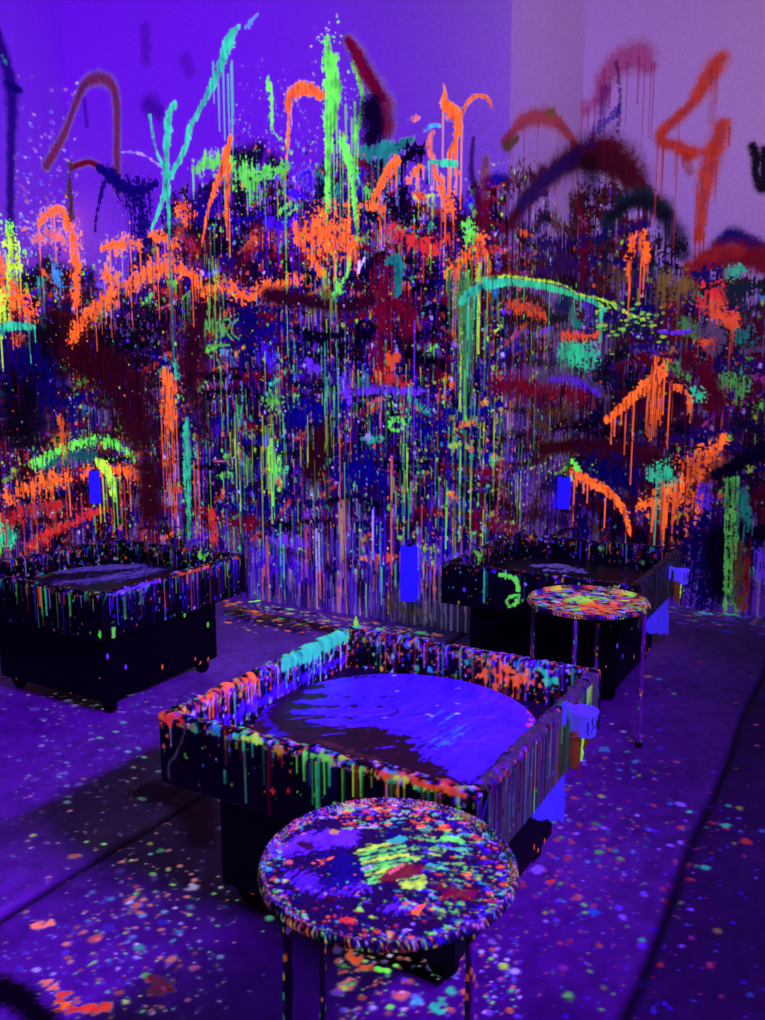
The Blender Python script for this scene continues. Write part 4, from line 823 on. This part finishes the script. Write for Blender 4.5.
def near_tray(c, r, m):
    Z = .60; W2 = 2*.252
    def st(pg, pts, kind='splash', a=.95, g=1., spat=0):
        q = []
        for x, y, w in pts: u, v, sc = m(x, y, Z); q.append((u, v, w*.5*sc*1.15))
        c.stroke(q, pg, kind, a, g, 0, .1, .01, spat)
    VI = (lin((170, 156, 235)), .04)
    st(VI, [(285, 850, 30), (310, 842, 34), (345, 838, 26)], 'wet'); st(VI, [(300, 880, 26), (330, 890, 24), (360, 885, 20)], 'dry', .6); st('NV', [(330, 860, 26), (350, 875, 30), (330, 885, 20)], 'dry'); st('NL', [(395, 905, 16), (430, 910, 18)], 'dry'); st(VI, [(390, 908, 16), (430, 905, 14)], 'dry', .7)
    st(VI, [(355, 815, 10), (370, 812, 14), (390, 810, 8)], 'dry', .7)
    for k in range(2600):
        a = r.uniform(0, 6.283); q = .252*(1-abs(r.normal(0, .10))) if r.random() < .76 else .252*math.sqrt(r.random())
        u, v = .262+q*math.cos(a), .262+q*math.sin(a)
        if math.hypot(u-.12, v-.27) < .09 and r.random() < .8: continue
        c.dab(u, v, .0015+r.exponential(.0016), pick(CONF), r.uniform(.7, 1.5), .95, r.uniform(.3, 1))
    for k in range(420):
        x, y = r.normal(450, 34), r.normal(868, 34); st(pick(dict(GR=4, YG=2, TE=2, OR=1, NV=2, MGD=2, XG=2, LD=1)), [(x-3, y, 4), (x+4, y+1, 4)], 'splash', .9, r.uniform(.4, .9))
    for k in range(160): x, y = r.uniform(345, 480), r.uniform(805, 830); st(pick(dict(OR=2, GR=1.5, YG=1, WH=1, TE=1, BK=2, RE=1)), [(x-3, y, 4), (x+3, y, 3.5)], 'splash', .9, r.uniform(.4, 1))
    for k in range(9): st('GR' if k % 3 else 'YG', [(358+k*1.5, 852+k*4.0, 4), (376+k, 847+k*4.2, 6), (402+k*1.5, 842+k*4.5, 5)], 'wet', .95, .95)
    st('NV', [(360, 858, 1.6), (400, 851, 1.6)], 'wet'); st('NV', [(362, 868, 1.6), (405, 858, 1.6)], 'wet')
    st('MG', [(385, 880, 12), (405, 872, 20), (416, 868, 12)], 'wet'); st('SA', [(390, 874, 4), (402, 866, 5)], 'wet', .9, .9); st('TE', [(393, 842, 9), (402, 840, 13)], 'wet', .95, .8); st('YG', [(404, 884, 12), (416, 886, 14), (424, 878, 8)], 'wet', .95, .95); st('GR', [(445, 838, 8), (456, 840, 10), (462, 842, 6)], 'wet')
    st('BR', [(302, 845, 10), (309, 847, 12)], 'wet'); st('BR', [(330, 899, 10)]*2, 'wet'); st('MG', [(445, 890, 20), (465, 895, 18)], 'dry'); st('OR', [(415, 914, 10), (422, 910, 12)], 'splash', .95, .9, 12); st('RE', [(343, 920, 9), (350, 922, 10)], 'splash', .95, .9, 10); st('GR', [(358, 908, 8), (364, 900, 6)], 'splash'); st('RE', [(478, 838, 8)]*2); st('DP', [(450, 822, 8), (468, 830, 10)], 'dry')
    st('GR', [(276, 822, 4), (300, 810, 5), (325, 802, 4)], 'splash', .95, .8, 12); st('WH', [(362, 870, 3), (372, 867, 3)]); st('OR', [(318, 864, 7), (332, 858, 5)], 'splash')
palette_table(388, 865, .252, .60, 'round palette table in front of the nearest square table, bright green smears in the middle', 610, near_tray, YAW+math.radians(38), (52, 44, 66))
def far_tray(c, r, m):
    for k in range(1500):
        a = r.uniform(0, 6.283); q = .25*math.sqrt(r.random())
        c.dab(.26+q*math.cos(a), .26+q*math.sin(a), .0035+r.exponential(.0035), pick(dict(CONF, OR=4, SA=2.5, YG=2.5, BK=2.5, RE=2.5)), 2.0, .95, r.uniform(.3, .85))
    for k in range(60): c.dab(.22+r.normal(0, .035), .28+r.normal(0, .03), .010, 'YG' if r.random() < .6 else 'GR', 1.8, .95, r.uniform(.6, .9))
    for k in range(60): c.dab(.32+r.normal(0, .06), .22+r.normal(0, .05), .010, 'OR' if r.random() < .6 else 'RE', 1.8, .95, r.uniform(.5, .85))
palette_table(588, 602, .252, .60, 'round palette table before the alcove table, thick with orange and yellow-green flecks', 640, far_tray, YAW+math.radians(335), (60, 44, 50))

# ================================================================== SMALL THINGS
def drip_lump(name, mat, parent, x, y, z0, L, r):
    pts = [(x+random.uniform(-.003, .003), y+random.uniform(-.003, .003), z0-L*j/8) for j in range(9)]
    V, Fc = tube(pts, [r*(1-.5*(j/8)**1.5)*(1+.2*random.random()) for j in range(9)], 10, .2); return link_mesh(name, V, Fc, mat, parent)
def pot(xp, px, py, k, label):
    p = at_x(px, py, xp+.05); t = thing('paint_pot', label, 'pot', (xp+.061, p[1], p[2]), 'white paint pots')
    h = .044*k
    V, Fc = lathe([(.040*k, -h), (.043*k, -h+.004), (.047*k, h-.008), (.0500*k, h-.006), (.0505*k, h), (.046*k, h), (.043*k, h-.01), (.033*k, -h+.01)], 36); b = link_mesh('pot_body', V, Fc, M_POT, t)
    bm = bmesh.new(); bm_box(bm, -.058, -.052, -.014, .014, -.02, h+.012, .002); bm_box(bm, -.058, -.034, -.014, .014, h-.004, h+.006, .002); bm_obj('hook', bm, M_POT, t)
    for yy, pg, L, r in ((-.034, 'OL', .10, .014), (-.022, 'OL', .095, .013), (-.004, 'GR', .09, .009), (.024, 'RE', .06, .011), (-.012, 'RE', .135, .004)):
        drip_lump('paint_drip', M_DRY[pg], t, -.012 if pg == 'OL' else -.004, yy, -h+.012, L, r)
    for an in (-1.0, -.62, -.25, .15, .5): drip_lump('paint_drip', M_DARKDRIP, t, .047*k*math.cos(an), .047*k*math.sin(an), h-.01, h*random.uniform(1., 1.7), .0022)
    return t
pot(CX+TS/2, 580, 721, .8, 'white pot glowing violet-blue on the right side of the nearest square table, paint dripping below')
pot(RX+TS/2, 679, 576, .8, 'white pot glowing blue on the right side of the alcove table')
def sheet(name, label, xp, corners, mat, seed):
    r = np.random.default_rng(seed); ps = [at_x(x, y, xp) for x, y in corners]     # tl, tr, br, bl
    n = 18; V = []
    for j in range(n):
        for i in range(n):
            a, b = i/(n-1), j/(n-1); q = (ps[0]*(1-a)+ps[1]*a)*(1-b)+(ps[3]*(1-a)+ps[2]*a)*b
            V.append((q[0]+.010+.006*math.sin(a*13+b*2)+.003*r.random(), q[1], q[2]+(.006*math.sin(a*17) if j == n-1 else 0)))
    c = np.mean(V, 0); V = [tuple(np.array(v)-c) for v in V]
    o = link_mesh(name, V, quads(n, n), mat); o.location = c; md = o.modifiers.new('thick', 'SOLIDIFY'); md.thickness = .004
    return tag(o, label, 'paper', 'hanging paper towels')
sheet('paper_towel', 'violet-lit paper towel hanging low on the right side of the nearest square table', CX+TS/2-.105, [(524, 776), (559, 770), (558, 821), (526, 817)], M_PAPER, 1)
sheet('paper_towel', 'violet-blue paper towel hanging low on the right side of the alcove table', RX+TS/2-.105, [(640, 602), (665, 600), (665, 634), (642, 632)], M_PAPER, 2)
def roll(px0, px1, py0, py1, label, wall):
    if wall == 'back':
        a, b = at_y((px0+px1)/2, py0, YB-.06), at_y((px0+px1)/2, py1, YB-.06); r = (px1-px0)*.5*((a-O) @ FW)/F; x, y = a[0], YB-r-.004
    else:
        a, b = at_x((px0+px1)/2, py0, XR+.05), at_x((px0+px1)/2, py1, XR+.05); r = (px1-px0)*.5*((a-O) @ FW)/F; x, y = XR+r+.004, a[1]
    h = a[2]-b[2]
    t = thing('paper_roll', label, 'paper roll', (x, y, b[2]), 'paper rolls on the walls')
    prof_ = [(.019, .004), (r*.93, .0), (r, .008), (r*.985, h*.25), (r, h*.5), (r*.985, h*.8), (r*.99, h-.008), (r*.93, h), (.02, h), (.019, h-.01)]
    V, Fc = lathe(prof_, 40); link_mesh('roll', V, Fc, M_ROLL, t)
    V, Fc = lathe([(.017, -.004), (.018, -.004), (.018, h+.006), (.017, h+.006)], 20); link_mesh('core', V, Fc, M_BLACK, t)
    bm = bmesh.new()
    q = (lambda a0, a1, z0, z1: bm_box(bm, -.012, .012, a0, a1, z0, z1, .002)) if wall == 'back' else (lambda a0, a1, z0, z1: bm_box(bm, -a1, -a0, -.012, .012, z0, z1, .002))
    q(-.01, r+.003, -.008, -.003); q(-.01, r+.003, h+.005, h+.010); q(r-.001, r+.004, -.008, h+.010); bm_obj('wall_bracket', bm, M_BLACK, t)
    return t
roll(400, 418, 546, 600, 'tall bright blue paper roll mounted low on the back wall between the tables', 'back')
roll(87, 98, 471, 503, 'small bright blue paper roll on the back wall above the left table', 'back')
t = roll(558, 571, 477, 508, 'small blue paper roll on the wall above the alcove table', 'return')
p = at_z(356, 650, 0)
t = thing('paint_bottle', 'green paint bottle standing on the floor behind the nearest square table', 'bottle', (p[0], p[1], 0))
V, Fc = lathe([(.020, 0), (.023, .004), (.023, .12), (.020, .135), (.012, .146), (.011, .152)], 28); link_mesh('bottle_body', V, Fc, M_DRY['TE'], t)
V, Fc = lathe([(.013, .150), (.013, .168), (.007, .172), (.004, .195), (.002, .197)], 20); link_mesh('nozzle', V, Fc, M_DRY['GR'], t)

# ================================================================== LIGHT
def spot(name, loc, target, power, col, size, blend, rad=.08):
    l = bpy.data.lights.new(name, 'SPOT'); o = bpy.data.objects.new(name, l); COL.objects.link(o); o.location = loc
    o.rotation_euler = (Vector(target)-Vector(loc)).to_track_quat('-Z', 'Y').to_euler()
    l.energy = power; l.color = col; l.spot_size = math.radians(size); l.spot_blend = blend; l.shadow_soft_size = rad; return o
UV = (.16, .004, 1.)
def tube_lamp(name, loc, target, power, col, length):           # a long fluorescent tube, lying along Y
    l = bpy.data.lights.new(name, 'AREA'); o = bpy.data.objects.new(name, l); COL.objects.link(o); o.location = loc
    d = (Vector(target)-Vector(loc)).normalized(); z = -d; x = Vector((0, 1, 0)); x = (x-z*x.dot(z)).normalized(); y = z.cross(x)
    from mathutils import Matrix
    o.rotation_euler = Matrix((x, y, z)).transposed().to_euler()
    l.shape = 'RECTANGLE'; l.size = length; l.size_y = .07; l.energy = power; l.color = col; return o
tube_lamp('ultraviolet_tube', (.35, 1.65, 2.05), (-2.4, 2.1, 1.9), 165, UV, 1.2)
spot('ultraviolet_flood', (-3.6, 1.2, 3.9), (-4.7, 4.6, 3.1), 330, UV, 96, 1.)
spot('doorway_light', (1.0, 2.6, 3.0), (-.9, 5.9, 3.7), 185, (1., .56, .66), 82, 1., .3)
w = bpy.data.worlds.new('world'); SC.world = w; w.use_nodes = True
w.node_tree.nodes['Background'].inputs[0].default_value = (.02, .004, .06, 1); w.node_tree.nodes['Background'].inputs[1].default_value = .1
vs = SC.view_settings; vs.view_transform = 'Standard'; vs.look = 'None'; vs.gamma = 1; vs.exposure = 0; vs.use_curve_mapping = False
